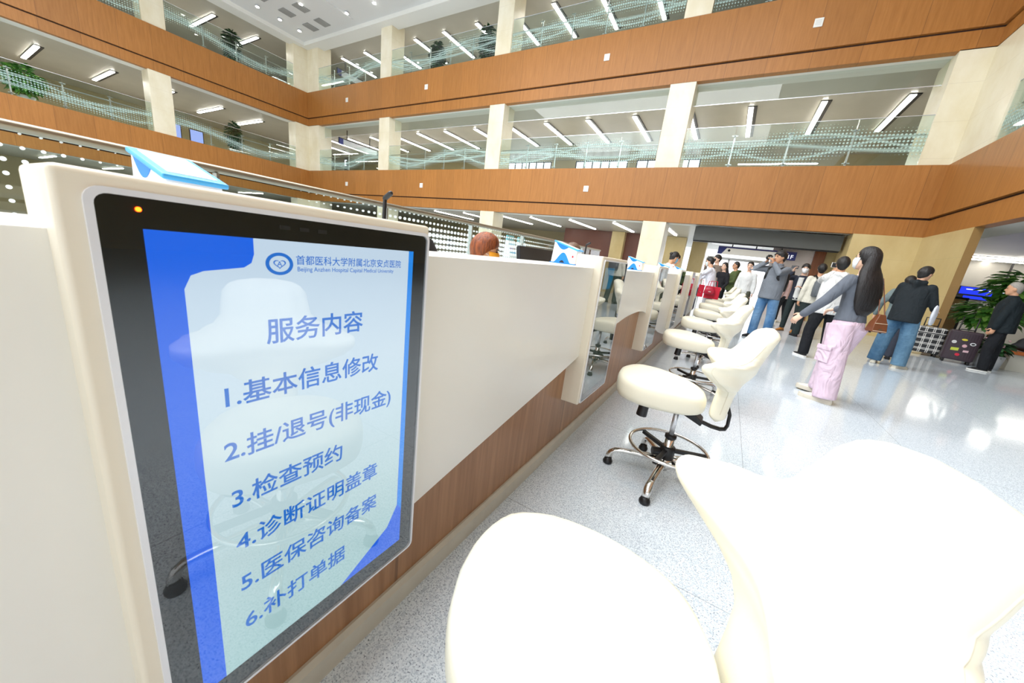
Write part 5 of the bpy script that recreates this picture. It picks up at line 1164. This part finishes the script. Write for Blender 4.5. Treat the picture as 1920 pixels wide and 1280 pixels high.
# people further back
person('person in black trousers and white shoes, half hidden behind the tall photographer', 1.62, 14.3, 150, 1.62, 'top', (BLKTR, 'slim'), SH_WHITE, 'warm', 'short', None, True, topmat=cloth('dusty_pink', (206, 176, 172)), voxel=0.016,
    leg={'L': ((-0.05, 0.15, -1), (0, -0.05, -1), 0), 'R': ((0.05, -0.12, -1), (0, -0.2, -1), 0)})
p, a = person('bespectacled man in a green hooded jacket, looking towards the counter', 0.10, 13.3, 190, 1.70, 'jacket', (BLKTR, 'straight'), SH_BLACK, 'tan', 'buzz', None, topmat=cloth('olive_hoodie', (92, 106, 66)), hood=True, fullw=1.12, wide=1.12, voxel=0.016, glasses=True,
    arms={'L': ((-0.15, 0.1, -1), (0.25, 1, -0.25)), 'R': ((0.2, 0.0, -1), (0, 0.5, -0.8))})
r = empty('paper_folder', a['wri']['L'] + Vector((0.02, -0.06, 0.14)), 'pale blue sheet held by the man in the green jacket', 'paper', rz=0.3)
MB().box(-0.075, 0.075, -0.002, 0.002, -0.10, 0.12).build('sheet', plain('paper_blue', (206, 222, 236), 0.7), r)
p, a = person('man in a white jacket smiling, just behind the tall man with the camera', 0.42, 12.3, -105, 1.70, 'jacket', (cloth('olive_trousers', (84, 86, 72)), 'straight'), SH_TAN, 'light', 'short', None, topmat=cloth('white_jacket', (228, 230, 228)), voxel=0.016,
    leg={'R': ((0.08, 0, -1), (0, 0, -1), 25), 'L': ((-0.14, 0, -1), (-0.04, 0, -1), -30)})
p, a = person('woman in black with long dark hair, filming behind the masked woman in white', -0.20, 12.6, -120, 1.62, 'coat', (BLKTR, 'slim'), SH_BLACK, 'light', 'long', strands('hair_long_black', (10, 9, 10), (36, 32, 33)), True, topmat=cloth('black_print', (34, 34, 38)), hem=-0.22, voxel=0.016,
    arms={'R': ((0.3, 0.5, -0.7), (-0.3, 0.4, 0.9)), 'L': ((-0.2, 0.1, -1), (0.1, 0.5, -0.6))})
phone(a['wri']['R'] + Vector((-0.02, -0.05, 0.10)), 60, 0, 'dark phone in front of the long-haired woman in black', land=False)
person('tall young man with dark hair whose head shows above the masked woman in white', -0.46, 13.4, -140, 1.858, 'top', (BLKTR, 'slim'), SH_BLACK, 'light', 'fringe', None, topmat=cloth('brown_check', (126, 112, 100)), voxel=0.016,
    arms={'R': ((0.2, 0.5, -0.8), (-0.35, 0.35, 1.0)), 'L': ((-0.1, 0, -1), (0, 0.2, -1))})
p, a = person('masked woman in a white coat and grey trousers leaning on the counter end', -0.40, 11.15, 172, 1.685, 'coat', (cloth('grey_trousers', (176, 176, 178)), 'wide'), SH_BLACK, 'warm', 'bun', None, True, lean=12, topmat=cloth('white_coat', (226, 228, 236)), hem=-0.06, wide=1.15, mask=plain('mask_pale', (214, 226, 222), 0.7), voxel=0.014,
    arms={'L': ((-0.15, 0.75, -0.6), (0.0, 1, 0.1)), 'R': ((0.15, 0.6, -0.7), (0.0, 1, 0.1))}, head=(0, 14))
def tote(at, rz, mat, w_, h_, d_, label, cat='bag', soft=False):
    r = empty('handbag', at, label, cat, rz=rz)
    if soft:
        m = MB(); m.loft([[(w_ / 2 * k * math.copysign(abs(math.cos(2 * PI * i / 20)) ** .6, math.cos(2 * PI * i / 20)), d_ / 2 * k * math.sin(2 * PI * i / 20), z) for i in range(20)] for z, k in ((0, .8), (0.02, 1), (h_ * .6, .95), (h_ * .9, .7), (h_, .4))])
        m.build('body', mat, r)
    else:
        MB().box(-w_ / 2, w_ / 2, -d_ / 2, d_ / 2, 0, h_).build('body', mat, r, 0.01)
    for yy in (-1, 1): MB().tube([(-w_ * .25, yy * d_ * .3, h_ * .95), (-w_ * .2, yy * d_ * .2, h_ + .14), (w_ * .2, yy * d_ * .2, h_ + .14), (w_ * .25, yy * d_ * .3, h_ * .95)], 0.007, 8).build('handle', mat, r)
    MB().box(-0.03, 0.03, -d_ / 2 - 0.004, -d_ / 2, h_ * .35, h_ * .42).build('metal_clasp', MCHROME, r)
MRED = plain('red_fabric', (206, 20, 52), 0.6); MRED2 = plain('crimson_leather', (172, 22, 52), 0.4, bump=0.2)
tote((-0.32, 10.86, 0.612), 0.1, MRED, 0.35, 0.32, 0.10, 'bright red carrier bag held by the masked woman in white')
tote((-0.38, 10.74, 0.717), 0.1, MRED2, 0.27, 0.2, 0.12, 'crimson leather handbag in front of the bright red carrier bag', soft=True)
tote((-0.65, 11.4, 0.59), 0.2, MRED, 0.2, 0.34, 0.08, 'slim red bag half hidden behind the end of the counter')
# staff behind the counter
person('receptionist with a reddish bob and an orange face mask behind the counter', -1.45, 1.97, 22, 1.56, 'blouse', (BLKTR, 'slim'), SH_BLACK, 'tan', 'bob', MAUBURN, True, topmat=cloth('grey_blouse', (176, 184, 198)), mask=plain('mask_orange', (244, 166, 40), 0.6), head=(6, 6), sink=0.632, voxel=0.010,
    leg={'R': ((0.1, 1, -0.05), (0, 0.05, -1), 0), 'L': ((-0.1, 1, -0.05), (0, 0.05, -1), 0)}, arms={'R': ((0.2, 0.3, -1), (-0.1, 1, -0.1)), 'L': ((-0.2, 0.3, -1), (0.1, 1, -0.1))})
person('receptionist with brown hair hidden behind the second white and blue terminal', -1.445, 3.48, 70, 1.56, 'blouse', (BLKTR, 'slim'), SH_BLACK, 'light', 'bob', strands('hair_brown', (66, 48, 38), (140, 108, 86)), True, topmat=bpy.data.materials['grey_blouse'], head=(0, 8), sink=0.70,
    leg={'R': ((0.1, 1, -0.05), (0, 0.05, -1), 0), 'L': ((-0.1, 1, -0.05), (0, 0.05, -1), 0)}, arms={'R': ((0.2, 0.3, -1), (-0.1, 1, -0.1)), 'L': ((-0.2, 0.3, -1), (0.1, 1, -0.1))})
for xx, yy, sx in ((-1.47, 1.99, 'receptionist with the reddish bob'), (-1.445, 3.48, 'second receptionist')):
    r = empty('office_stool', (xx, yy, 0), 'black stool under the ' + sx, 'stool')
    MB().lathe([(0.001, 0.42), (0.17, 0.42), (0.18, 0.44), (0.17, 0.455), (0.001, 0.46)], n=24).build('seat', MBLACK, r)
    MB().cyl((0, 0, 0.03), (0, 0, 0.43), 0.025).build('column', MBLACK, r); MB().lathe([(0.001, 0), (0.2, 0), (0.2, 0.02), (0.03, 0.05), (0.001, 0.05)], n=24).build('foot', MBLACK, r)
person('nurse in white with a blue mask bending over the far counter', -1.30, 8.35, 40, 1.63, 'tunic', (cloth('white_trousers', (232, 234, 238)), 'straight'), SH_WHITE, 'tan', 'bun', None, True, lean=20, topmat=cloth('white_tunic', (238, 242, 250)), mask=plain('mask_blue', (120, 182, 216), 0.7), head=(0, 22), voxel=0.014,
    arms={'R': ((0.2, 0.6, -0.8), (0, 1, -0.3)), 'L': ((-0.2, 0.6, -0.8), (0, 1, -0.3))})
person('dark-haired person behind the bending nurse at the counter', -1.25, 9.35, 20, 1.58, 'top', (BLKTR, 'slim'), SH_BLACK, 'warm', 'bob', MHAIR, True, topmat=cloth('black_top', (30, 30, 34)), voxel=0.016, lean=6)
person('person in grey almost hidden behind the man in the black hooded jacket', 2.98, 9.95, 75, 1.66, 'jacket', (cloth('slate_trousers', (66, 70, 82)), 'straight'), SH_BLACK, 'warm', 'short', None, topmat=cloth('grey_green_jacket', (122, 136, 136)), lean=4, wide=1.1, voxel=0.016, head=(0, 20),
    arms={'L': ((-0.45, 0.1, -1), (-0.1, 0.2, -1)), 'R': ((0.1, 0.5, -0.8), (-0.1, 0.8, -0.2))})
